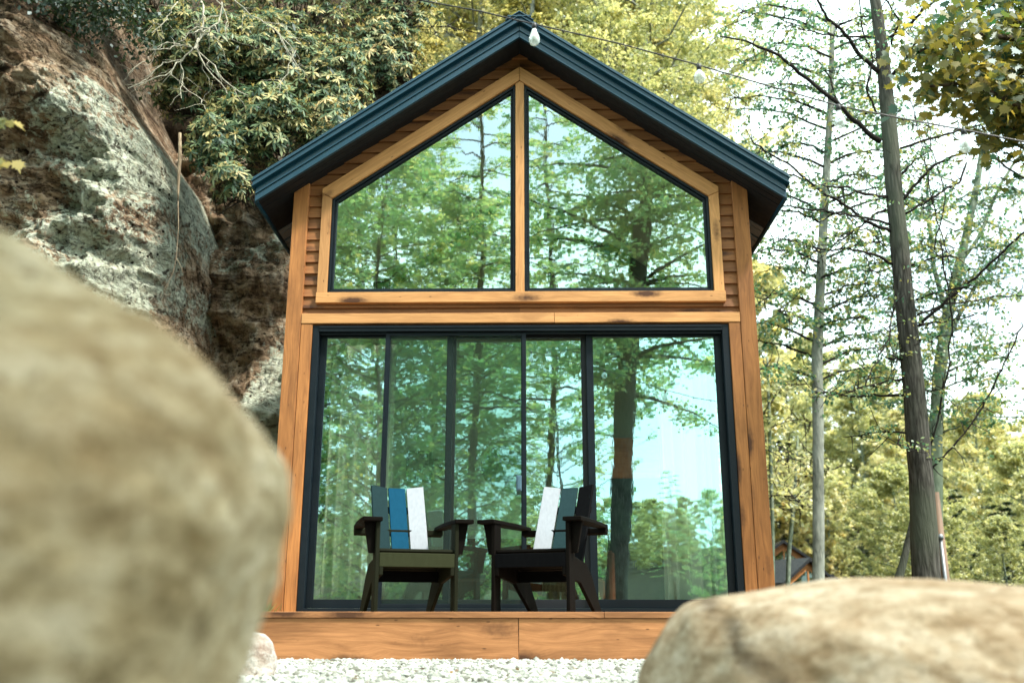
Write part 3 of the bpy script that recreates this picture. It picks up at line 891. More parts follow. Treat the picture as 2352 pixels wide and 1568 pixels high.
# ------------------------------------------------------------------ cliff
def strata(x, z):
    wz = z + .35*noise.noise(Vector((x*.35, z*.25, 3)))
    s = 0
    s += .30*noise.noise(Vector((x*.22, wz*1.1, 5)))
    s += .13*noise.noise(Vector((x*.5, wz*2.8, 8)))
    s += .20*noise.noise(Vector((x*.8, z*.8, 1)))
    r1 = 1-abs(noise.noise(Vector((x*.9 + 7, wz*1.7, 11))))*2.2; s -= .16*max(0, r1)**2
    r2 = 1-abs(noise.noise(Vector((x*2.3 + 3, wz*3.1, 31))))*2.4; s -= .075*max(0, r2)**2
    v2 = noise.voronoi(Vector((x*6 + .6*noise.noise(Vector((x*5, z*5, 2))), z*8, 2.5)))[0][0]; s += .09*max(0, 1-v2/.45)*max(0, min(1, noise.noise(Vector((x*1.1, z*1.1, 51)))*3 + .45))
    s += .17*noise.fractal(Vector((x*1.6, z*2.4, 2)), .7, 2.1, 7)
    s += .07*noise.fractal(Vector((x*5.0, z*7.5, 12)), .8, 2.1, 4)
    s += .09*abs(noise.noise(Vector((x*2.1, wz*5.5, 4))))
    v = noise.voronoi(Vector((x*2.4 + .3*noise.noise(Vector((x*3, z*3, 9))), z*3.4, .5)))[0][0]
    msk = max(0, noise.noise(Vector((x*.6, z*.6, 21)))*2 + .35)
    s += .26*max(0, 1-v/.42)*min(1, msk)
    return s


def cliff(name, xl, zr_, xr_of, ybase, label, mat, nx=210, nz=230, bulge=None, lich=None):
    m = MB(); V = []; LT = []
    z0, z1 = zr_
    for j in range(nz+1):
        z = z0 + (z1-z0)*j/nz; xr = xr_of(z)
        for i in range(nx+1):
            u = i/nx
            if u < .97: uu = u/.97; x = xl + (xr-.05-xl)*(1-(1-uu)**1.5); y = ybase(x, z) + 1.2*max(0, 1-(xr-x)/.8)**2.2
            else:
                w = (u-.97)/.03; x = xr - .05 + .05*math.sin(w*1.57); y = ybase(xr-.05, z) + 1.2 + 2.0*w
            s = strata(x*1.0, z)
            V.append((x + (.10*noise.noise(Vector((z*2.2, u*4, 0))) if u > .8 else 0)*min(1, (u-.8)*8), y + s, z)); LT.append(lich(x, z) if lich else 0)
    F = [(j*(nx+1)+i, j*(nx+1)+i+1, (j+1)*(nx+1)+i+1, (j+1)*(nx+1)+i) for j in range(nz) for i in range(nx)]
    k = 0; m.v = V; m.f = [list(f) for f in F]; m.uv = [[(0, 0)]*4]*len(F); m.t = [LT[f[0]] for f in F]
    o = m.build(name, mat, smooth=True); tag(o, label, 'cliff'); return o


edge = [at(u-12, v, 2.9) for u, v in ((300, -60), (305, 60), (320, 190), (375, 320), (440, 430), (472, 500), (478, 600), (462, 740), (455, 1000), (440, 1400))]
ez = [p.z for p in edge][::-1]; ex = [p.x for p in edge][::-1]
xr1 = lambda z: float(np.interp(z, ez, ex))


def lich_shade1(x, z):
    # pale lichen patch where the photograph has it, measured on the rock
    p1 = at(250, 430, 1.4); d = math.hypot((x-p1.x)/1.0, (z-p1.z)/1.6)
    p2 = at(330, 620, 1.4); d2 = math.hypot((x-p2.x)/.75, (z-p2.z)/.55)
    v = max(0, 1-d*.75) + .8*max(0, 1-d2*.8)
    p3 = at(60, 180, 1.4); d3 = math.hypot((x-p3.x)/1.1, (z-p3.z)/.9)
    p4 = at(60, 20, 1.4); d4 = math.hypot((x-p4.x)/2.6, (z-p4.z)/.9)  # overhang's shade at upper left, painted into the rock by a darker tint
    p5 = at(440, 640, 2.0); v *= 1 - .5*max(0, 1-math.hypot((x-p5.x)/.75, (z-p5.z)/1.5))
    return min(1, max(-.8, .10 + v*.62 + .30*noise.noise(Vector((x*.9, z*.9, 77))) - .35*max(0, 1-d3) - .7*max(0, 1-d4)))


def yb1(x, z):
    y = 1.3 - .35*math.sin((z-1)*.55)
    if z > 4.6: y -= .45*min(1, (z-4.6)/.5)*min(1, max(0, (-x-4.0)/.6))      # overhanging beds at upper left
    if 3.5 < z < 4.6: y += .30*math.sin((z-3.5)/1.1*3.14)*min(1, max(0, (-x-4.3)/.5))
    return y


cliff('cliff', -8.5, (-.5, 8.4), xr1, yb1, 'pitted sandstone cliff with pale lichen left of the cabin', 'cliff_rock', nx=300, nz=330, lich=lich_shade1)
cliff('cliff', -5.2, (-.5, 5.9), lambda z: -2.52, lambda x, z: 3.0 + .25*(x+3.2)**2*0 + .1*z, 'dark streaked rock face in the gap between cliff and cabin', 'cliff_rock_shade', nx=120, nz=150,
      lich=lambda x, z: min(1, max(0, .30 + 1.1*max(0, 1-math.hypot((x+2.95)/.5, (z-2.1)/1.7)))))


# ------------------------------------------------------------------ foliage machinery
def leaf_quads(pos, dr_, nr, L, Wd):
    """rhombic leaves: pos (n,3), direction, normal, length and width (n,)"""
    sd = np.cross(dr_, nr); sd /= np.linalg.norm(sd, axis=1, keepdims=True)+1e-9
    L = L[:, None]; Wd = Wd[:, None]
    return np.stack([pos, pos + dr_*L*.45 + sd*Wd*.5, pos + dr_*L, pos + dr_*L*.45 - sd*Wd*.5], 1)


def unit(a): return a/(np.linalg.norm(a, axis=-1, keepdims=True)+1e-9)


def twig_leaves(rng, B, D, n, tl, ls, kind):
    """B, D: twig bases and directions (k,3); n leaves on each; returns quads, tint"""
    k = len(B); t_ = rng.random((k, n))**.8*tl[:, None]
    P_ = B[:, None] + D[:, None]*t_[..., None]
    P_[..., 2] -= (t_**2)*(.5 if kind == 'needle' else .35)
    sp = {'needle': .10, 'spray': .11}.get(kind, .28)
    P_ += rng.normal(0, 1, (k, n, 3))*np.array([sp, sp, sp*(.35 if kind == 'needle' else .8)])*tl[:, None, None]*.6
    d = D[:, None] + rng.normal(0, .8, (k, n, 3)); 
    if kind != 'needle': d[..., 2] -= .7
    else: d[..., 2] *= .4
    nr = rng.normal(0, .45 if kind == 'needle' else .8, (k, n, 3)); nr[..., 2] += 1
    m = k*n; s = ls*rng.uniform(.6, 1.3, m)
    ct = rng.normal(0, .16, k)[:, None] + rng.normal(.48, .17, (k, n))
    return leaf_quads(P_.reshape(-1, 3), unit(d.reshape(-1, 3)), unit(nr.reshape(-1, 3)), s, s*(.5 if kind == 'needle' else .75)), ct.reshape(-1)


def tree_parts(seed, H, cb, Rad, nb, ntw, nl, ls, kind='broad', r0=.14, lean=0.0, shape='oval', tubes=True):
    rng = np.random.default_rng(seed); random.seed(seed)
    tr_ = MB(); K = 9; ph = rng.uniform(0, 6, 2)
    pts = [Vector((lean*(t/K)*H + .10*math.sin(t*.9+ph[0])*(t > 0), .10*math.sin(t*.8+ph[1])*(t > 0), H*t/K)) for t in range(K+1)]
    tr_.tube(pts, [r0*(1-.88*(t/K)**1.1)*(1.25 if t == 0 else 1) for t in range(K+1)], 10, rough=.15)
    at_h = lambda z: pts[min(K-1, int(z/H*K))].lerp(pts[min(K, int(z/H*K)+1)], z/H*K - int(z/H*K))
    Bs, Ds, TL = [], [], []
    for i in range(nb):
        f = (i + rng.random())/nb; z = cb + (H-cb)*f*.985
        if shape == 'oval': rad = Rad*(math.sin(min(1, f*.9+.12)*math.pi)**.6)
        else: rad = Rad*(1-f*.85)
        rad *= rng.uniform(.6, 1.15); az = i*2.4 + rng.uniform(-.5, .5)
        b = at_h(z); el = (.55 - .2*f) if kind == 'broad' else (.05+.2*f)
        dv = Vector((math.cos(az), math.sin(az), el)).normalized(); path = [b]
        for s in range(1, 6):
            q = b + dv*rad*s/5; q.z += (-.10 if kind == 'needle' else .05)*rad*(s/5)**2*2
            path.append(q + Vector(rng.normal(0, .03*rad, 3)))
        if tubes: tr_.tube(path, [max(.004, r0*.30*(1-f*.5)*(1-s/5.5)) for s in range(6)], 5, cap=False)
        for t_ in rng.uniform(.25, 1.0, ntw):
            s = t_*5; a = int(min(4, s)); q = path[a].lerp(path[a+1], s-a)
            sdv = Vector((-dv.y, dv.x, 0))*(1 if rng.random() < .5 else -1)
            d = (dv*.75 + sdv*rng.uniform(.4, 1.3) + Vector((0, 0, rng.normal(-.05, .3 if kind == 'broad' else .1)))).normalized()
            Bs.append(q); Ds.append(d); TL.append(rng.uniform(.35, .75)*(.5 + .10*Rad)*(1.15-t_*.35)*(.8 if kind == 'needle' else 1))
    Q, T_ = twig_leaves(rng, np.array([tuple(b) for b in Bs]), np.array([tuple(d) for d in Ds]), nl, np.array(TL), ls, kind)
    return tr_, Q, T_


def tree(name, loc, label, mat, bark_, *a, rz=0, group=None, **k):
    tr_, Q, T_ = tree_parts(*a, **k)
    e = empty(name, loc, label, 'tree', group); e.rotation_euler.z = rz
    tr_.build('trunk', bark_, e, smooth=True); np_mesh('crown', Q, 4, T_, mat, e)
    return e


GH = 'trees on the slope behind the cabin'
# hillside trees behind the roof: prototypes and copies
hem = tree('hemlock_tree', (-2.6, 10.5, gz(-2.6, 10.5)-.1), 'golden green hemlock rising just left of the roof peak', 'leaf_gold', 'bark_grey', 21, 12.5, 1.0, 2.7, 78, 20, 30, .085, kind='needle', r0=.17, shape='cone', group=GH)
tal = tree('tall_beech_tree', (2.9, 12.6, gz(2.9, 12.6)-.1), 'tall leafy tree at the right end of the roof slope', 'leaf_pale', 'bark_grey', 24, 17.0, 5.2, 3.1, 80, 18, 32, .09, kind='broad', r0=.16, group=GH)
brd = tree('beech_tree', (1.9, 10.8, gz(1.9, 10.8)-.1), 'pale gold leafy tree over the right roof slope', 'leaf_pale', 'bark_grey', 22, 12.0, 1.0, 2.9, 80, 18, 30, .085, kind='broad', r0=.15, group=GH)
spots = [(hem, .3, 12.2, 1.1, 'hemlock of golden sprays directly behind the roof peak'), (hem, 2.6, 13.6, 1.15, 'hemlock behind the middle of the right roof slope'),
         (hem, -4.7, 12.2, 1.05, 'shaded hemlock between the two leaning grey trunks'), (brd, -1.2, 15.5, 1.2, 'taller leafy tree far up the slope left of the peak'),
         (tal, 1.9, 15.5, 1.15, 'tall leafy tree behind the lower half of the right roof slope'), (brd, 1.6, 16.6, 1.25, 'taller leafy tree far up the slope right of the peak'),
         (hem, -7.2, 11.0, 1.0, 'dark hemlock on the cliff top at upper left'), (brd, -5.9, 15.5, 1.15, 'leafy tree high above the rhododendrons'),
         (tal, 4.9, 19.5, 1.1, 'tall leafy tree whose crown thins out into the white sky'), (brd, -9.6, 9.0, .9, 'leafy tree at the far upper left above the cliff'),
         (tal, 3.4, 17.5, 1.2, 'tallest leafy tree where the foliage meets the white sky at the top'), (hem, -2.4, 19.0, 1.25, 'rearmost hemlock high on the slope')]
for i, (src, x, y, s, lb) in enumerate(spots):
    copy_tree(src, (x, y, gz(x, y)-.1), i*1.3+.4, s, lb)


# trees that are named by their trunks
def limb_tree(name, label, trunk, Y, bark_, branches=(), tw='twig_dark', leafmat=None, leafargs=None, group=None, seed=3, n=16, wr=.12):
    rng = np.random.default_rng(seed); random.seed(seed)
    base_ = at(trunk[-1][0], trunk[-1][1], Y); gzv = gz(base_.x, Y)
    e = empty(name, (base_.x, Y, gzv), label, 'tree', group)
    P_ = []; Rr = []
    tk = list(trunk)
    for a, b in zip(tk[:-1], tk[1:]):
        for s in range(4):
            f = s/4; u = [a[i]*(1-f)+b[i]*f for i in range(3)]; P_.append(at(u[0], u[1], Y)); Rr.append(pw(u[2], Y)/2)
    P_.append(at(tk[-1][0], tk[-1][1], Y)); Rr.append(pw(tk[-1][2], Y)/2)
    P_.append(Vector((base_.x, Y, min(gzv-.1, P_[-1].z-.1)))); Rr.append(Rr[-1]*1.25)
    m = MB(); m.tube(P_, Rr, n, rough=wr); m.build('trunk', bark_, e, smooth=True)
    bt = MB(); tips = []
    for br in branches:
        path, w0, w1 = br[0], br[1], br[2]; dy = rng.uniform(-.9, .5) if len(br) < 4 else br[3]
        pts = []; rr = []; L = len(path)-1
        for i in range(L):
            for s in range(4 if i < L-1 else 5):
                f = s/4; g_ = (i+f)/L
                u = path[i][0]*(1-f)+path[i+1][0]*f; v = path[i][1]*(1-f)+path[i+1][1]*f
                q = at(u, v, Y + dy*g_); q += Vector(rng.normal(0, pw(1.6, Y), 3)) if 0 < g_ < 1 else Vector((0, 0, 0))
                pts.append(q); rr.append(pw((w0*(1-g_)+w1*g_)*1.25, Y)/2)
        bt.tube(pts, rr, 6, rough=.25); tips.append(pts)
        for _ in range(int(5 + len(pts)*.7)):                  # short dead side twigs
            k = rng.integers(2, len(pts)); q = pts[k]; d = Vector(rng.normal(0, 1, 3)).normalized(); d.y *= .5
            l = pw(rng.uniform(25, 80), Y); q2 = q + d*l*.5 + Vector(rng.normal(0, l*.06, 3)); bt.tube([q, q2, q2 + d*l*.5 + Vector(rng.normal(0, l*.12, 3))], [pw(3, Y)/2, pw(2.2, Y)/2, pw(1.2, Y)/2], 4, cap=False)
    if bt.v: bt.build('branches', tw, e, smooth=True)
    if leafmat:
        ntw, nl, tl, ls, kind, rngf = leafargs; B_, D_, L_ = [], [], []
        for pts in tips:
            for _ in range(ntw):
                k = int(rng.uniform(rngf, 1)*(len(pts)-1)); d = rng.normal(0, 1, 3)*np.array([1, .8, .35]); d = d/np.linalg.norm(d)
                B_.append(tuple(pts[k])); D_.append(tuple(d)); L_.append(tl*rng.uniform(.5, 1.2))
        Q, T_ = twig_leaves(rng, np.array(B_), np.array(D_), nl, np.array(L_), ls, kind); np_mesh('crown', Q, 4, T_, leafmat, e)
    rehome(e); return e


k4 = lambda *p: [((1800+p[i]/2.239)*.91875, (p[i+1]/2.239)*.91875) for i in range(0, len(p), 2)]
k5 = lambda *p: [((1800+p[i]/2.613)*.91875, (600+p[i+1]/2.613)*.91875) for i in range(0, len(p), 2)]
BR = [(k4(900, 790, 740, 670, 650, 570, 440, 400, 330, 310, 180, 240, 0, 205), 12, 3), (k4(650, 570, 620, 440, 560, 350, 480, 325), 5, 2, 0),
      (k4(900, 410, 780, 310, 700, 190, 600, 100, 545, 0), 11, 5), (k4(880, 210, 600, 195, 480, 170, 330, 100), 5, 2), (k4(960, 430, 1040, 330, 1110, 230), 9, 4),
      (k4(940, 220, 1060, 140, 1130, 60, 1210, 0), 8, 5), (k4(1010, 830, 1180, 780, 1340, 730, 1500, 690, 1610, 640), 6, 3), (k4(1020, 970, 1090, 900, 1160, 850), 6, 3),
      (k4(1010, 1130, 1110, 1020, 1190, 930, 1300, 880, 1440, 835, 1560, 900, 1702, 1000), 7, 4), (k4(1040, 1195, 1180, 1110, 1280, 1050, 1350, 1015, 1380, 910), 6, 4),
      (k4(930, 1100, 820, 1090, 720, 1050, 600, 1045), 8, 3), (k4(960, 1260, 820, 1220, 700, 1200, 580, 1180, 330, 1155), 6, 3), (k4(970, 1300, 800, 1230, 700, 1150, 600, 1090, 410, 940, 250, 840, 180, 790), 7, 3),
      (k4(930, 1170, 840, 1220, 740, 1300, 640, 1370, 500, 1420), 6, 2), (k4(970, 1480, 860, 1425, 700, 1390, 560, 1400, 450, 1450), 6, 2), (k4(1060, 1490, 1200, 1440, 1290, 1430), 5, 2),
      (k5(1290, 490, 1450, 420, 1620, 400, 1800, 370, 1980, 365), 5, 3), (k5(1300, 550, 1430, 440, 1560, 330, 1700, 210, 1830, 90, 1920, 0, 2010, -70), 7, 4), (k5(1280, 560, 1400, 540, 1560, 520, 1660, 490), 6, 3),
      (k5(1280, 390, 1450, 330, 1640, 295), 5, 3), (k5(1210, 740, 1290, 650, 1430, 625), 6, 2), (k5(1190, 780, 1150, 765, 1100, 775), 9, 6), (k5(1145, 350, 1130, 470, 1100, 640, 1020, 800, 950, 950), 4, 2),
      (k5(1195, 905, 1050, 930, 900, 970, 830, 1000), 5, 3), (k5(1200, 1015, 1050, 1015, 900, 1025, 720, 1000, 620, 995), 6, 3), (k5(1215, 1260, 1050, 1255, 860, 1280), 5, 2), (k5(1230, 1355, 1160, 1330), 7, 3),
      (k5(1290, 990, 1450, 975), 5, 2), (k5(1330, 1540, 1420, 1450, 1560, 1310, 1720, 1090, 1800, 930, 1870, 770, 1980, 560), 4, 3), (k5(1360, 1400, 1420, 1180, 1480, 900, 1520, 500, 1480, 250, 1430, 0), 4, 3),
      (k4(1300, 1560, 1240, 1300, 1170, 1050, 1130, 830, 1070, 570), 3, 2), (k4(1200, 1400, 1260, 1100, 1190, 860, 1170, 700), 3, 2), (k4(880, 640, 820, 500, 860, 330, 800, 180, 780, 0), 5, 3), (k4(960, 250, 1000, 120, 930, 0), 5, 3)]
limb_tree('pine_tree', 'tall dark trunk with many bare dead branches right of the cabin', [(1995, -60, 26), (2012, 10, 30), (2030, 150, 36), (2045, 330, 41), (2058, 480, 44), (2075, 650, 48), (2100, 900, 53), (2112, 1050, 57), (2120, 1180, 60), (2128, 1340, 65), (2130, 1420, 68)],
          3.2, 'bark_dark', BR, leafmat='leaf_teal', leafargs=(10, 13, .38, .042, 'spray', .3), n=22)
rb = np.random.default_rng(5)


def rand_br(xf, y0, y1, nb, lmin, lmax, w=5, up_=.25):
    out = []
    for i in range(nb):
        y = y0 + (y1-y0)*(i+rb.random())/nb; s = 1 if i % 2 else -1; l = rb.uniform(lmin, lmax); x = xf(y)
        out.append(([(x, y), (x+s*l*.35, y-l*up_*.6), (x+s*l*.7, y-l*up_*.8), (x+s*l, y-l*up_*.5+rb.uniform(-20, 30))], w, 1.5, rb.uniform(-2, 1.5)))
    return out


limb_tree('birch_tree', 'slender grey trunk halfway between the cabin and the big dark trunk', [(1912, 60, 14), (1908, 230, 17), (1893, 480, 22), (1885, 640, 24), (1876, 820, 27), (1879, 1000, 27), (1880, 1200, 29), (1880, 1400, 31)], 7.5, 'bark_grey',
          rand_br(lambda y: 1908-(y-230)*.06, 40, 900, 40, 90, 260, 6), leafmat='leaf_teal', leafargs=(22, 19, .58, .068, 'spray', .12), seed=8)
limb_tree('forked_tree', 'pale green forked trunk behind the big dark trunk', [(2262, 300, 12), (2245, 420, 16), (2215, 560, 22), (2180, 700, 28), (2158, 850, 32), (2148, 1000, 34), (2150, 1400, 36)], 9.0, 'bark_pale',
          [([(2175, 720), (2145, 620), (2135, 500), (2128, 380)], 12, 6, .3), ([(2200, 620), (2250, 540), (2300, 420), (2360, 330)], 9, 4, 0), ([(2165, 800), (2240, 660), (2330, 560), (2400, 480)], 9, 4, 0)] + rand_br(lambda y: 2200-(y-400)*.06, 420, 1000, 26, 80, 240, 4),
          tw='bark_pale', leafmat='leaf_teal', leafargs=(19, 19, .65, .072, 'spray', .2), seed=9)
limb_tree('sapling', 'thin pale sapling close to the right wall of the cabin', [(1762, 820, 6), (1766, 930, 8), (1774, 1200, 10), (1775, 1400, 11)], 14.0, 'bark_pale', rand_br(lambda y: 1766, 850, 1150, 8, 40, 110, 3), leafmat='leaf_pale', leafargs=(12, 14, .7, .10, 'broad', .2), seed=10, n=8)
limb_tree('sapling', 'thin sapling rising above the first distant cabin', [(1832, 1000, 6), (1826, 1120, 9), (1812, 1270, 11), (1808, 1400, 12)], 16.0, 'bark_pale', rand_br(lambda y: 1826, 1020, 1200, 7, 40, 110, 3), leafmat='leaf_pale', leafargs=(12, 14, .7, .10, 'broad', .2), seed=12, n=8)
limb_tree('leaning_tree', 'thin trunk leaning away from the foot of the big dark trunk', [(2110, 1120, 12), (2096, 1200, 15), (2075, 1290, 18), (2052, 1370, 24)], 5.5, 'bark_dark', (), seed=13, n=10)
limb_tree('grey_trunk_tree', 'straight grey trunk above the rhododendrons left of the roof', [(785, -120, 26), (773, 0, 28), (768, 70, 27), (764, 140, 24), (758, 260, 24)], 6.0, 'bark_grey', rand_br(lambda y: 770, -100, 60, 5, 60, 150, 4), leafmat='leaf_gold', leafargs=(12, 16, .5, .06, 'needle', .2), seed=14)
limb_tree('grey_trunk_tree', 'grey trunk leaning right just above the left roof slope', [(985, -90, 17), (948, 5, 18), (905, 85, 20), (870, 150, 22), (838, 240, 24), (800, 330, 25)], 7.0, 'bark_grey',
          [([(905, 85), (960, 60), (1030, 62), (1120, 80)], 5, 2), ([(880, 130), (930, 140), (975, 165)], 4, 2)] + rand_br(lambda y: 948-y*.5, -60, 90, 4, 60, 160, 4), leafmat='leaf_gold', leafargs=(12, 16, .5, .06, 'needle', .2), seed=15)

# trees standing farther off on the right, below the open sky
far = tree('distant_tree', (24.5, 72, gz(24.5, 72)), 'round yellow green tree beyond the right wall of the cabin', 'leaf_pale', 'bark_pale', 31, 11.0, .5, 3.4, 62, 16, 30, .15, r0=.16, group='trees beyond the far cabins')
fdk = tree('distant_conifer', (22.5, 78, gz(22.5, 78)), 'dark conifer behind the distant cabins', 'leaf_dark', 'bark_brown', 32, 10.0, .3, 2.8, 70, 16, 26, .15, kind='needle', shape='cone', group='trees beyond the far cabins')
lst = [(fdk, 1795, 1010, 82, 'dark conifer against the cabin wall at the right'), (far, 1960, 880, 76, 'pale tree behind the slender grey trunk'), (far, 2080, 930, 44, 'pale tree behind the big dark trunk'),
       (far, 2230, 900, 36, 'tallest pale tree right of the big dark trunk'), (far, 2330, 1010, 28, 'pale tree at the right picture edge'), (far, 1880, 990, 90, 'far pale tree between cabin and slender trunk'),
       (fdk, 2180, 1120, 26, 'low dark conifer behind the utility pole'), (fdk, 1965, 1150, 74, 'dark conifer right of the distant cabins'), (far, 2045, 1060, 26, 'nearer yellow green tree left of the big dark trunk'), (far, 1790, 800, 100, 'tall pale tree showing over the right wall of the cabin'),
       (far, 1850, 770, 92, 'large pale tree filling the gap between cabin and slender trunk'), (far, 2000, 830, 78, 'large pale tree showing between the slender and the big trunk'), (far, 2290, 1010, 50, 'large pale tree behind the bare twigs at the right picture edge'), (fdk, 2300, 1150, 22, 'small dark conifer low at the right picture edge'), (far, 2130, 1110, 20, 'low bright bushy tree at the foot of the big trunk'), (far, 2290, 1180, 17, 'low bright bushy tree above the right boulder')]
for i, (src, u, v, Y, lb) in enumerate(lst):
    p = at(u, v, Y); g0 = gz(p.x, Y); H = 11.0 if src is far else 10.0
    copy_tree(src, (p.x, Y, g0), i*1.7, max(.25, (p.z-g0)/H), lb)

# far wood as one mass
tr_, Q, T_ = tree_parts(41, 10, .3, 3.3, 46, 12, 16, .30, tubes=False)
QS, TS = [], []
rf_ = np.random.default_rng(4)


def mass(n, fx, fy, s0, s1, zo=0.0):
    for _ in range(n):
        x, y = fx(), fy(); s = rf_.uniform(s0, s1); a = rf_.uniform(0, 6.28); ca, sa = math.cos(a), math.sin(a)
        q = Q*s; q = np.stack([q[..., 0]*ca-q[..., 1]*sa, q[..., 0]*sa+q[..., 1]*ca, q[..., 2]], -1) + np.array([x, y, gz(x, y)+zo])
        QS.append(q); TS.append(T_ + rf_.normal(0, .12))


mass(20, lambda: rf_.uniform(-16, 7), lambda: rf_.uniform(20, 30), 1.0, 1.4)
mass(16, lambda: rf_.uniform(22, 62), lambda: rf_.uniform(48, 75), .9, 1.3)
mass(14, lambda: rf_.uniform(13, 45), lambda: rf_.uniform(72, 95), 1.0, 1.4)
tag(np_mesh('forest', np.concatenate(QS), 4, np.concatenate(TS), 'leaf_pale'), 'far wood reading as one yellow green mass behind the trees', 'forest', kind='stuff')

# ------------------------------------------------------------------ trees behind the camera, seen in the glass
QS, TS = [], []
mass(70, lambda: rf_.uniform(-60, 90), lambda: rf_.uniform(-115, -75), .45, .75)
tag(np_mesh('hillside_forest', np.concatenate(QS), 4, np.concatenate(TS), 'leaf_pale'), 'wooded hill mirrored low in the right pane of the sliding door', 'forest', kind='stuff')
mt = tree('maple_tree', (0, 0, 0), 'leafy tree mirrored in the left panes of the sliding door', 'leaf_mirror', 'bark_brown', 51, 11.0, .3, 3.4, 74, 14, 21, .095, r0=.09, group='trees mirrored in the glass')
def mir(u, Y): p = at(u, 1300, Y); return (p.x, -Y, gz(p.x, -Y))
mt.location = mir(850, 12.5)
mh = tree('hemlock_tree', (0, 0, 0), 'hemlock mirrored in the left gable window', 'leaf_mirror', 'bark_brown', 52, 14.0, 4.2, 2.9, 54, 14, 17, .085, kind='needle', shape='cone', r0=.11, group='trees mirrored in the glass')
mh.location = mir(700, 13.5)
for src, u, Y, s, lb in [(mt, 560, 19, 1.25, 'tallest leafy tree mirrored at the left edge of the glass'), (mt, 1080, 21, .82, 'leafy tree mirrored behind the screen door'),
                         (mh, 990, 23, 1.15, 'hemlock mirrored in the middle of the left gable window'), (mt, 1290, 17, .74, 'leafy tree mirrored between the two deck chairs and the right panel'),
                         (mt, 1640, 26, .42, 'small pale tree mirrored low in the right panel'), (mh, 1545, 30, .42, 'small conifer mirrored low in the right panel'),
                                                  (mt, 1040, 15, 1.0, 'leafy tree mirrored behind the blue and white slats of the left deck chair'), (mt, 690, 15.5, 1.15, 'leafy tree mirrored beside the left curtain'),
                         (mh, 1090, 15, 1.15, 'hemlock mirrored just left of the centre post of the gable'), (mh, 1270, 17.5, 1.2, 'hemlock mirrored just right of the centre post of the gable'), (mt, 880, 18, 1.35, 'tall leafy tree mirrored at the left of the left gable window')]:
    copy_tree(src, mir(u, Y), u*.01, s, lb)
# big dark trunk mirrored in the right panel
p0, p1, p2, p3 = at(1410, 1400, 11), at(1438, 900, 11), at(1478, 500, 11), at(1510, 250, 11)
e = empty('oak_tree', (p0.x, -11, gz(p0.x, -11)), 'thick dark trunk with a spreading crown mirrored in the right pane of the sliding door', 'tree', 'trees mirrored in the glass')
m = MB(); P4 = [Vector((p.x, -11, p.z)) for p in (p0, p1, p2, p3)]; P4[0].z = -.5
pts = [P4[i].lerp(P4[i+1], s/5) for i in range(3) for s in range(5)] + [P4[3], P4[3] + Vector((.5, -.2, 2.5))]
m.tube(pts, [.25 - .008*i for i in range(len(pts))], 16, rough=.12)
rq = np.random.default_rng(77); B_, D_, L_ = [], [], []
for i in range(80):
    b = pts[int(rq.uniform(5, len(pts)-1))]; a = rq.uniform(0, 6.28); l = rq.uniform(1.2, 3.4)
    dv = Vector((math.cos(a), math.sin(a)*.8, rq.uniform(-.05, .5))); pth = [b + dv*l*s/5 + Vector((0, 0, -.25*l*(s/5)**2)) for s in range(6)]
    m.tube(pth, [.05*(1-s/5.5) for s in range(6)], 5, cap=False)
    for _ in range(16):
        s = rq.uniform(.2, 1)*5; k = int(min(4, s)); B_.append(tuple(pth[k].lerp(pth[k+1], s-k))); d = rq.normal(0, 1, 3)*np.array([1, 1, .4]); D_.append(tuple(d/np.linalg.norm(d))); L_.append(rq.uniform(.3, .8))
m.build('trunk', 'bark_dark', e, smooth=True)
Q2, T2 = twig_leaves(rq, np.array(B_), np.array(D_), 26, np.array(L_), .095, 'broad'); np_mesh('crown', Q2, 4, T2, 'leaf_mirror', e); rehome(e)


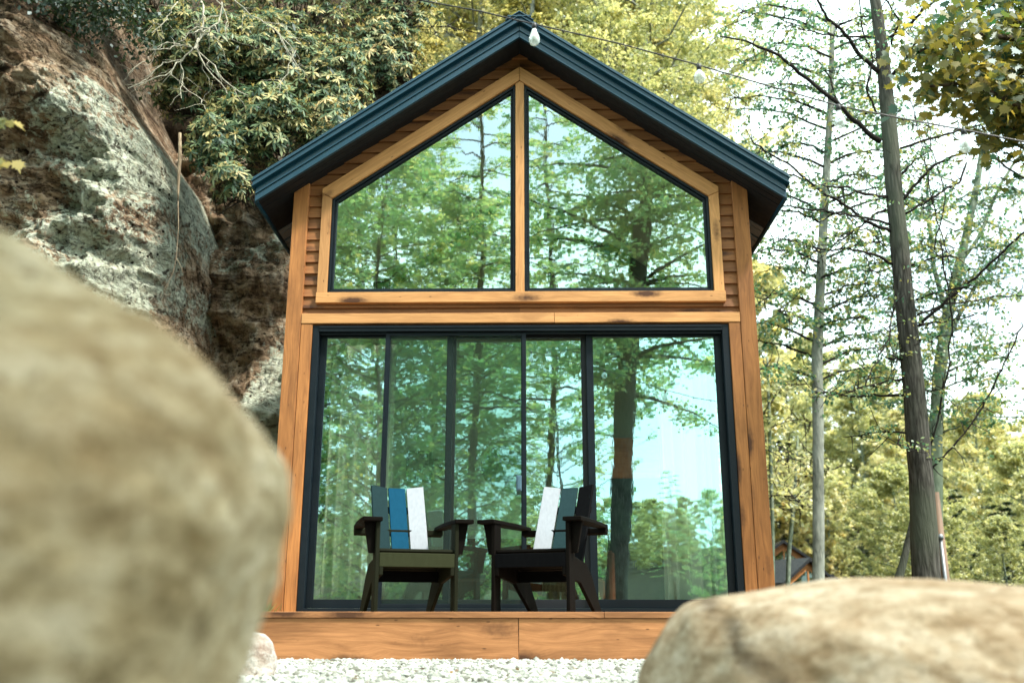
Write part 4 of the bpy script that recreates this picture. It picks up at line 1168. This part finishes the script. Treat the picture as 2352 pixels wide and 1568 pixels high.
# ------------------------------------------------------------------ rhododendrons
def rhodo(c, rad, nw, seed, label, parts=9, L0=.098):
    nw = int(nw*1.35)
    rng = np.random.default_rng(seed); random.seed(seed); c = Vector(c)
    e = empty('rhododendron', c - Vector((0, -rad[1]*.6, rad[2]*.8)), label, 'shrub', 'rhododendrons hanging over the cliff')
    st = MB(); root_ = c + Vector((0, rad[1]*.8, -rad[2]*.3)); PP, DD, NN, LL, WW, TT = [], [], [], [], [], []
    for i in range(nw):
        d = rng.normal(0, 1, 3); d /= np.linalg.norm(d)
        if d[1] > .35: d[1] = -d[1]
        r = rng.uniform(.45, 1.0)**.6; lump = 1 + .28*noise.noise(Vector(d)*2.1 + Vector((seed, 0, 0)))
        p = Vector((c.x + d[0]*rad[0]*r*lump, c.y + d[1]*rad[1]*r*lump, c.z + d[2]*rad[2]*r*lump))
        ax = Vector((d[0]*.5, d[1]*.8 - .2, d[2]*.3 + .55)).normalized()
        if i % 3 == 0:
            mid = root_.lerp(p, .55) + Vector(rng.normal(0, .08, 3)) - Vector((0, 0, .08)); st.tube([root_.lerp(p, rng.uniform(.1, .4)), mid, p], [.012, .007, .004], 4, cap=False)
        elif i % 3 == 1: st.tube([p - ax*.16 + Vector(rng.normal(0, .03, 3)), p], [.004, .003], 3, cap=False)
        n_ = rng.integers(6, parts+1); tone = rng.uniform(.05, .75); size = rng.uniform(.7, 1.2)
        a_ = ax.orthogonal().normalized(); b_ = ax.cross(a_)
        droop = rng.uniform(-.75, .35)
        for k in range(n_):
            th = 6.283*k/n_ + rng.normal(0, .2); o_ = a_*math.cos(th) + b_*math.sin(th)
            dd = (o_ + ax*(droop + rng.normal(0, .15))).normalized()
            PP.append(tuple(p)); DD.append(tuple(dd)); nn = ax + o_*.3; NN.append(tuple(nn.normalized())); l = L0*size*rng.uniform(.75, 1.2)
            LL.append(l); WW.append(l*rng.uniform(.19, .29)); TT.append(tone + rng.normal(0, .17))
        if rng.random() < .38:                                # pale new shoots standing up from the whorl
            for k in range(3):
                dd = (ax + Vector(rng.normal(0, .35, 3))).normalized(); PP.append(tuple(p)); DD.append(tuple(dd)); NN.append(tuple(dd.orthogonal().normalized())); LL.append(L0*.6); WW.append(L0*.16); TT.append(rng.uniform(.8, 1))
    Pn, Dn, Nn = np.array(PP), np.array(DD), np.array(NN); Ln, Wn = np.array(LL), np.array(WW)
    sd = unit(np.cross(Dn, Nn)); L1 = Ln[:, None]; W1 = Wn[:, None]; dn = -unit(np.cross(sd, Dn))
    st.build('stem', 'bark_brown', e, smooth=True)
    pts = np.stack([Pn, Pn + Dn*L1*.35 + sd*W1*.42, Pn + Dn*L1*.72 + sd*W1*.5 , Pn + Dn*L1 - np.array([0, 0, 1])*L1*.10, Pn + Dn*L1*.72 - sd*W1*.5, Pn + Dn*L1*.35 - sd*W1*.42], 1)
    np_mesh('foliage', pts, 6, np.array(TT), 'leaf_rhodo', e); rehome(e)


for i, (u, v, Y, rx, rz, nw, lb) in enumerate([
        (455, 110, 2.0, .62, .55, 300, 'rhododendron behind the tangle of pale bare twigs'), (600, 130, 2.4, .75, .62, 420, 'sunlit rhododendron with many pale shoots in the middle of the slope'),
        (745, 200, 2.7, .65, .62, 380, 'rhododendron beside the straight grey trunk'), (600, 290, 2.1, .62, .5, 360, 'rhododendron hanging over the dark rock gap'),
        (500, 345, 1.8, .34, .38, 150, 'loose low rhododendron next to the hanging root'), (770, 310, 2.5, .55, .42, 280, 'dark rhododendron reaching down to the left eave'),
        (660, 40, 3.6, .95, .6, 340, 'rhododendron at the top edge left of the straight grey trunk'), (870, 130, 4.0, .7, .6, 280, 'rhododendron at the foot of the leaning grey trunk'),
        (350, 20, 2.2, .5, .4, 150, 'sparse rhododendron on the cliff edge at the top'), (540, 425, 1.9, .26, .2, 70, 'lowest rhododendron spray left of the roof corner'),
        (900, 10, 4.3, .8, .6, 300, 'rhododendron at the top edge right of the leaning grey trunk'), (430, 215, 2.3, .45, .3, 140, 'rhododendron low behind the pale bare twigs, just above the hanging root')]):
    rhodo(at(u, v, Y), (rx, .55, rz), nw, 100+i, lb)
# dark rock and soil bank behind them
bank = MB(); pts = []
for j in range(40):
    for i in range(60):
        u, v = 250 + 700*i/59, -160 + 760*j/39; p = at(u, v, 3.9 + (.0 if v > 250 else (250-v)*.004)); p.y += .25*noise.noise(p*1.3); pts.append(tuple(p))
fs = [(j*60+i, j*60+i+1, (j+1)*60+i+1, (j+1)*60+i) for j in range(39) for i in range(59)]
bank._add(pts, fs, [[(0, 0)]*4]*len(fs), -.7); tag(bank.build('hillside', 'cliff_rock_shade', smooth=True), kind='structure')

# bare pale shrub
c_ = lambda *p: [((280+p[i]/3.135)*.91875, (p[i+1]/3.135)*.91875) for i in range(0, len(p), 2)]
sh = MB(); rs = np.random.default_rng(9)


def wig(path, w0, w1, Y, lev=2, dy=-.2):
    pts = []; L = len(path)-1
    for i in range(L):
        for s in range(3 if i < L-1 else 4):
            f = s/3; g_ = (i+f)/L; q = at(path[i][0]*(1-f)+path[i+1][0]*f, path[i][1]*(1-f)+path[i+1][1]*f, Y+dy*g_); pts.append(q + Vector(rs.normal(0, .010, 3)))
    sh.tube(pts, [(w0*(1-k/len(pts))+w1*k/len(pts))*.0021 for k in range(len(pts))], 5, cap=False)
    if lev:
        for _ in range(5 if lev == 2 else 3):
            k = rs.integers(1, len(pts)-1); d = (pts[-1]-pts[0]).normalized(); d = (d + Vector(rs.normal(0, .6, 3))).normalized(); l = rs.uniform(.12, .38); q = pts[k]; P_ = [q]
            for s in range(4): q = q + (d + Vector(rs.normal(0, .25, 3)))*l/4; P_.append(q)
            sh.tube(P_, [w1*.0018, w1*.0016, w1*.0013, w1*.001, .0008], 4, cap=False)


for pth, w0, w1 in [((705, 0, 720, 130, 690, 300, 650, 375), 6, 5), ((870, 0, 830, 180, 720, 250, 650, 375), 4, 5), ((650, 375, 530, 350, 450, 380, 330, 395), 4, 2), ((650, 375, 540, 470, 450, 570, 340, 620, 130, 690), 5, 2),
                    ((650, 375, 760, 470, 870, 620, 1060, 760), 4, 2), ((650, 375, 690, 450, 760, 560, 900, 700, 900, 740), 4, 2), ((540, 470, 400, 490, 310, 580, 200, 660), 3, 2), ((540, 470, 560, 600, 550, 660, 540, 760), 3, 1.5),
                    ((450, 570, 560, 660, 700, 780, 740, 850), 3, 1.5), ((530, 350, 430, 330, 300, 390), 3, 1.5), ((660, 380, 655, 210, 700, 190), 3, 2), ((310, 480, 220, 500, 130, 590), 2.5, 1.5), ((520, 0, 470, 70, 430, 150, 320, 270), 3.5, 2),
                    ((950, 0, 1060, 90, 1190, 180, 1310, 260, 1420, 400), 3, 2), ((1310, 260, 1430, 480, 1500, 560), 2.5, 1.5), ((1420, 400, 1390, 580, 1290, 690), 2.5, 2), ((1190, 180, 1330, 200, 1490, 340), 2.5, 1.5), ((830, 0, 900, 150, 880, 300), 2.5, 1.5),
                    ((1290, 240, 1350, 380, 1440, 520), 2.5, 1.5), ((720, 250, 850, 320, 870, 330), 2.5, 1.5)]:
    wig(c_(*pth), w0, w1, 1.35)
tag(sh.build('bare_shrub', 'twig_pale', smooth=True), 'tangle of pale bare branches before the rhododendrons at upper left', 'shrub')
rt_ = MB(); Y = 1.15
rt_.tube([at(413, 306, Y), at(414, 360, Y), at(411, 400, Y), at(409, 440, Y), at(409, 462, Y)], [.017, .020, .018, .014, .006], 8, rough=.35)
rt_.tube([at(409, 460, Y), at(410, 520, Y), at(405, 592, Y), at(398, 625, Y), at(382, 660, Y), at(368, 690, Y)], [.006, .0045, .004, .0035, .003, .002], 5)
rt_.tube([at(405, 592, Y), at(417, 615, Y), at(424, 640, Y)], [.003, .0025, .0015], 5)
tag(rt_.build('hanging_root', 'root_tan', smooth=True), 'broken tan stick and thin root hanging straight down before the cliff', 'root')

# dark undergrowth at the top left
for i, (u, v, rx) in enumerate([(60, -20, .9), (215, 5, .7)]):
    p = at(u, v, 1.0); rng = np.random.default_rng(60+i)
    e = empty('bush', p, ('dark bush overhanging the cliff top in the upper left corner', 'dark bush on the cliff top beside the rhododendrons')[i], 'bush')
    B_ = rng.normal(0, 1, (150, 3))*np.array([rx*.6, .35, .16]) + np.array(p); D_ = unit(rng.normal(0, 1, (150, 3))*np.array([1, .8, .5]) + np.array([0, -.3, -.5]))
    Q2, T2 = twig_leaves(rng, B_, D_, 16, np.full(150, .3), .055, 'broad'); np_mesh('foliage', Q2, 4, T2*.8, 'leaf_dark', e)
    m = MB()
    for k in range(20): m.tube([p + Vector((0, .5, .2)), Vector(B_[k]), Vector(B_[k]) + Vector(D_[k])*.2], [.01, .006, .003], 4, cap=False)
    m.build('stem', 'bark_brown', e); rehome(e)

# ------------------------------------------------------------------ maple leaves near the camera
def maple_leaf():
    pts = [(0, 0), (.10, .06), (.30, -.02), (.26, .14), (.50, .22), (.36, .34), (.46, .56), (.24, .50), (.20, .66), (.10, .60), (0, 1.0)]
    full = pts + [(-x, y) for x, y in pts[-2:0:-1]]
    return np.array(full)


ML = maple_leaf()


def maple_spray(rng, centers, dirs, size):
    n_ = len(centers); d = unit(dirs); nr = unit(rng.normal(0, .6, (n_, 3)) + np.array([0, -.7, .8])); sd = unit(np.cross(d, nr)); nr2 = np.cross(sd, d)
    s = (size*rng.uniform(.7, 1.25, n_))[:, None, None]
    P_ = centers[:, None] + (sd[:, None]*ML[None, :, 0:1] + d[:, None]*ML[None, :, 1:2] + nr2[:, None]*(ML[None, :, 0:1]**2)*.35)*s
    return P_


rng = np.random.default_rng(88)
Yq = -1.2
base_ = at(2700, 700, Yq)
e = empty('maple_tree', (base_.x, Yq, gz(base_.x, Yq)), 'maple with broad lobed leaves hanging into the upper right corner', 'tree')
m = MB(); m.tube([Vector((base_.x+.5, Yq, -.5)), Vector((base_.x+.5, Yq, 2)), Vector((base_.x+.4, Yq, 4)), Vector((base_.x+.3, Yq, 7))], [.16, .14, .12, .08], 14, rough=.1)
C_, D_, T_ = [], [], []
hubs = []
trk = Vector((base_.x+.45, Yq, 0))
for path in [[(2700, 500), (2500, 330), (2352, 250), (2230, 190), (2120, 200)], [(2700, 300), (2500, 150), (2330, 90), (2200, 70), (2110, 120)], [(2700, 200), (2480, 30), (2330, -20), (2200, 0)],
             [(2700, 500), (2480, 350), (2360, 300), (2290, 290)], [(2700, 300), (2450, 200), (2330, 160), (2200, 150)], [(2700, 420), (2450, 270), (2320, 220)], [(2700, 250), (2450, 90), (2300, 40)]]:
    yy = Yq + rng.uniform(-.5, .5)
    pts = [at(u, v, Yq + (yy-Yq)*k/len(path)) for k, (u, v) in enumerate(path)]; pts[0] = Vector((trk.x, Yq, pts[0].z - .5))
    m.tube(pts, [.03*(1-k/(len(pts)+.3))+.003 for k in range(len(pts))], 6, cap=False)
    for _ in range(30):
        s = rng.uniform(.9, len(pts)-1.001); k = int(s); hubs.append(pts[k].lerp(pts[k+1], s-k) + Vector(rng.normal(0, .10, 3)))
for hb in hubs:
    tone = rng.uniform(.1, .8)
    for _ in range(20):
        C_.append(np.array(hb) + rng.normal(0, 1, 3)*np.array([.12, .16, .08])); D_.append(rng.normal(0, .8, 3) + np.array([-.2, 0, -.7])); T_.append(tone + rng.normal(0, .17))
np_mesh('crown', maple_spray(rng, np.array(C_), np.array(D_), .088), 20, np.array(T_), 'leaf_maple', e)
m.build('trunk', 'bark_brown', e, smooth=True); rehome(e)
Yq = -4.6; b0 = at(-260, 330, Yq)
e = empty('maple_tree', (b0.x-.4, Yq, -.3), 'young maple with a few bright leaves at the left picture edge', 'tree')
m = MB(); m.tube([Vector((b0.x-.4, Yq, -.4)), Vector((b0.x-.35, Yq, 1.2)), Vector((b0.x-.3, Yq, 3.5))], [.04, .03, .02], 8)
C_, D_, T_ = [], [], []
for path in [[(-300, 400), (-150, 300), (-40, 290), (20, 285)], [(-300, 420), (-150, 360), (-50, 370), (25, 390)]]:
    pts = [at(u, v, Yq) for u, v in path]; m.tube(pts, [.008, .005, .003, .0015], 5, cap=False)
    for _ in range(20):
        s = rng.uniform(.6, 2.99); k = int(s); hb = pts[k].lerp(pts[k+1], s-k); C_.append(np.array(hb) + rng.normal(0, .02, 3)); D_.append(rng.normal(0, .6, 3) + np.array([.5, 0, -.8])); T_.append(rng.uniform(.4, .9))
np_mesh('crown', maple_spray(rng, np.array(C_), np.array(D_), .055), 20, np.array(T_), 'leaf_maple', e)
m.build('trunk', 'bark_brown', e, smooth=True); rehome(e)

# ------------------------------------------------------------------ string lights
Ys = -3.4
key = [(820, -34), (960, 0), (1100, 26), (1227, 56), (1420, 100), (1605, 150), (1760, 196), (1925, 243), (2070, 272), (2212, 298), (2352, 326), (2520, 366)]
sl_ = empty('string_lights', at(1605, 150, Ys), 'black cable with clear filament bulbs strung across the top right', 'string lights')
m = MB(); pts = [at(u, v, Ys) for u, v in key]; fine = [pts[i].lerp(pts[i+1], s/3) for i in range(len(pts)-1) for s in range(3)] + [pts[-1]]
m.tube(fine, .0042, 6)
for i in range(0, len(fine)-1, 2): m.tube([fine[i] + Vector((0, 0, .002)), fine[i] + Vector((.012, 0, -.016))], .003, 4)
m.build('cable', 'black_plastic', sl_)
for (u, v, big) in ((1227, 56, 1), (1605, 150, 0), (1925, 243, 1), (2212, 298, 1)):
    p = at(u, v, Ys)
    so = MB(); so.lathe([(.0, .006), (.010, .006), (.014, -.004), (.014, -.034), (.0, -.036)], p, 14, tint=.5); so_ = so.build('socket', 'black_plastic', sl_, smooth=True)
    bl = MB()
    if big: prof = [(.013, -.034), (.015, -.046), (.024, -.070), (.031, -.094), (.030, -.112), (.021, -.128), (.008, -.137), (.0005, -.139)]
    else: prof = [(.013, -.034), (.016, -.042), (.028, -.056), (.033, -.074), (.030, -.094), (.018, -.108), (.0005, -.113)]
    bl.lathe(prof, p, 20); bl.build('bulb', 'bulb_glass', so_, smooth=True)
    fl = MB(); fl.tube([p + Vector((-.005, 0, -.036)), p + Vector((-.010, 0, -.09)), p + Vector((0, 0, -.05)), p + Vector((.010, 0, -.09)), p + Vector((.005, 0, -.036))], .0012, 4); fl.build('filament', 'galvanised', so_)
rehome(sl_)

# ------------------------------------------------------------------ utility pole
Yp = 8.0; a, b = at(2148, 1130, Yp), at(2182, 1420, Yp)
e = empty('utility_pole', (b.x, Yp, gz(b.x, Yp)), 'short wooden service pole with grey conduit right of the big trunk', 'pole')
MB().tube([Vector((b.x, Yp, gz(b.x, Yp)-.1)), b, a], [.075, .072, .060], 12).build('pole', 'pole_wood', e, smooth=True)
c, d = at(2160, 1235, Yp-.1), at(2182, 1420, Yp-.1)
MB().tube([Vector((d.x, Yp-.1, gz(b.x, Yp))), d, c], .030, 10).build('conduit', 'galvanised', e, smooth=True)
MB().lathe([(.0, .07), (.04, .06), (.05, .02), (.05, -.02), (.0, -.03)], c, 12).build('weatherhead', 'galvanised', e, smooth=True)
rehome(e)


# ------------------------------------------------------------------ far cabins
def far_cabin(u, v, Y, rz, label):
    p = at(u, v, Y); zt = p.z; e = empty('distant_cabin', (p.x, Y, zt-5.4), label, 'cabin', 'cabins farther along the road'); e.rotation_euler.z = rz
    m = MB()
    for sx in (-1, 1):
        m.prism([(sx*2.1, -1), (sx*1.75, -1), (sx*1.75, 3.44), (0, 4.66), (0, 5.16), (sx*2.1, 3.7)], 0, .1, (1, -SL*sx))
        m.b2(*sorted((sx*2.06, sx*2.1)), .1, 6, -1, 3.6)
    m.b2(-1.8, 1.8, -.01, .1, 2.4, 2.75); m.b2(-.05, .05, -.02, .1, 2.75, 4.9); m.build('wall', 'cedar', e)
    m = MB(); m.prism([(-1.8, -.8), (1.8, -.8), (1.8, 3.73), (0, 4.93), (-1.8, 3.73)], .03, .05); m.build('window', 'far_glass', e)
    m = MB()
    for sx in (-1, 1): m.prism([(0, 5.17), (sx*2.37, 5.17-SL*2.37), (sx*2.37, 5.40-SL*2.37), (0, 5.40)], -.35, 6.3, (1, -SL*sx))
    m.build('roof', 'soffit_dark', e)
    m = MB(); m.b2(-2, 2, 5.8, 5.9, -1, 3.6); m.b2(-2, 2, .2, 5.8, -1, -.9); m.build('back_wall', 'soffit_dark', e)


far_cabin(1798, 1239, 66, R(-4), 'far cabin with black roof whose glass gable shows beside the right wall')
far_cabin(1853, 1280, 58, R(24), 'nearer of the far cabins, its black roof in front of the slender grey trunk')
far_cabin(1905, 1318, 64, R(30), 'far cabin half hidden right of the slender grey trunk')

# grass tuft at the corner of the deck
rng = np.random.default_rng(3); n_ = 260
p = at(590, 1405, -.3); B_ = np.array(p) + rng.normal(0, 1, (n_, 3))*np.array([.05, .10, .0]); B_[:, 2] = -.02
D_ = unit(rng.normal(0, .35, (n_, 3)) + np.array([0, 0, 1])); nr = unit(rng.normal(0, 1, (n_, 3)))
L_ = rng.uniform(.05, .15, n_)
tag(np_mesh('grass', leaf_quads(B_, D_, nr, L_, np.full(n_, .007)), 4, rng.random(n_), 'grass_blade'), 'tuft of grass beside the left corner board', 'grass', kind='stuff')

# ------------------------------------------------------------------ light
SE, SA = 54, 124         # sun elevation; azimuth, degrees clockwise from +y (high on the right, a little behind the camera)
w = bpy.data.worlds.new('World'); scene.world = w; w.use_nodes = True; nt = w.node_tree
bg = nt.nodes['Background']; sk = nt.nodes.new('ShaderNodeTexSky'); sk.sky_type = 'NISHITA'; sk.sun_disc = False
sk.sun_elevation = R(SE); sk.sun_rotation = R(SA); sk.air_density = 1.0; sk.dust_density = 4.0; sk.ozone_density = 1.0
tc = nt.nodes.new('ShaderNodeTexCoord'); mp = nt.nodes.new('ShaderNodeMapping'); mp.inputs['Scale'].default_value = (1, 1, 2.4); nt.links.new(tc.outputs['Generated'], mp.inputs[0])
cn = nt.nodes.new('ShaderNodeTexNoise'); cn.inputs['Scale'].default_value = 2.1; cn.inputs['Detail'].default_value = 7; nt.links.new(mp.outputs[0], cn.inputs['Vector'])
cr = nt.nodes.new('ShaderNodeValToRGB'); cr.color_ramp.elements[0].position = .36; cr.color_ramp.elements[0].color = (.35, .35, .35, 1); cr.color_ramp.elements[1].position = .52; nt.links.new(cn.outputs['Fac'], cr.inputs[0])
mx = nt.nodes.new('ShaderNodeMix'); mx.data_type = 'RGBA'; nt.links.new(cr.outputs[0], mx.inputs[0]); nt.links.new(sk.outputs[0], mx.inputs[6]); mx.inputs[7].default_value = (6.0, 7.4, 7.2, 1)
nt.links.new(mx.outputs[2], bg.inputs['Color']); bg.inputs['Strength'].default_value = .10
sun = bpy.data.lights.new('sun', 'SUN'); sun.energy = 2.0; sun.angle = R(6); sun.color = (1, .95, .86)
so = bpy.data.objects.new('sun', sun); COL.objects.link(so)
dirv = Vector((math.sin(R(SA))*math.cos(R(SE)), math.cos(R(SA))*math.cos(R(SE)), math.sin(R(SE))))
so.rotation_euler = dirv.to_track_quat('Z', 'Y').to_euler(); so.location = dirv*40

scene.view_settings.view_transform = 'Standard'; scene.view_settings.look = 'None'
scene.view_settings.exposure = 1.95; scene.view_settings.gamma = 1
cy = scene.cycles
cy.use_denoising = True; cy.use_adaptive_sampling = False; cy.max_bounces = 8; cy.diffuse_bounces = 4; cy.glossy_bounces = 4; cy.transmission_bounces = 4; cy.transparent_max_bounces = 10
cy.sample_clamp_indirect = 4
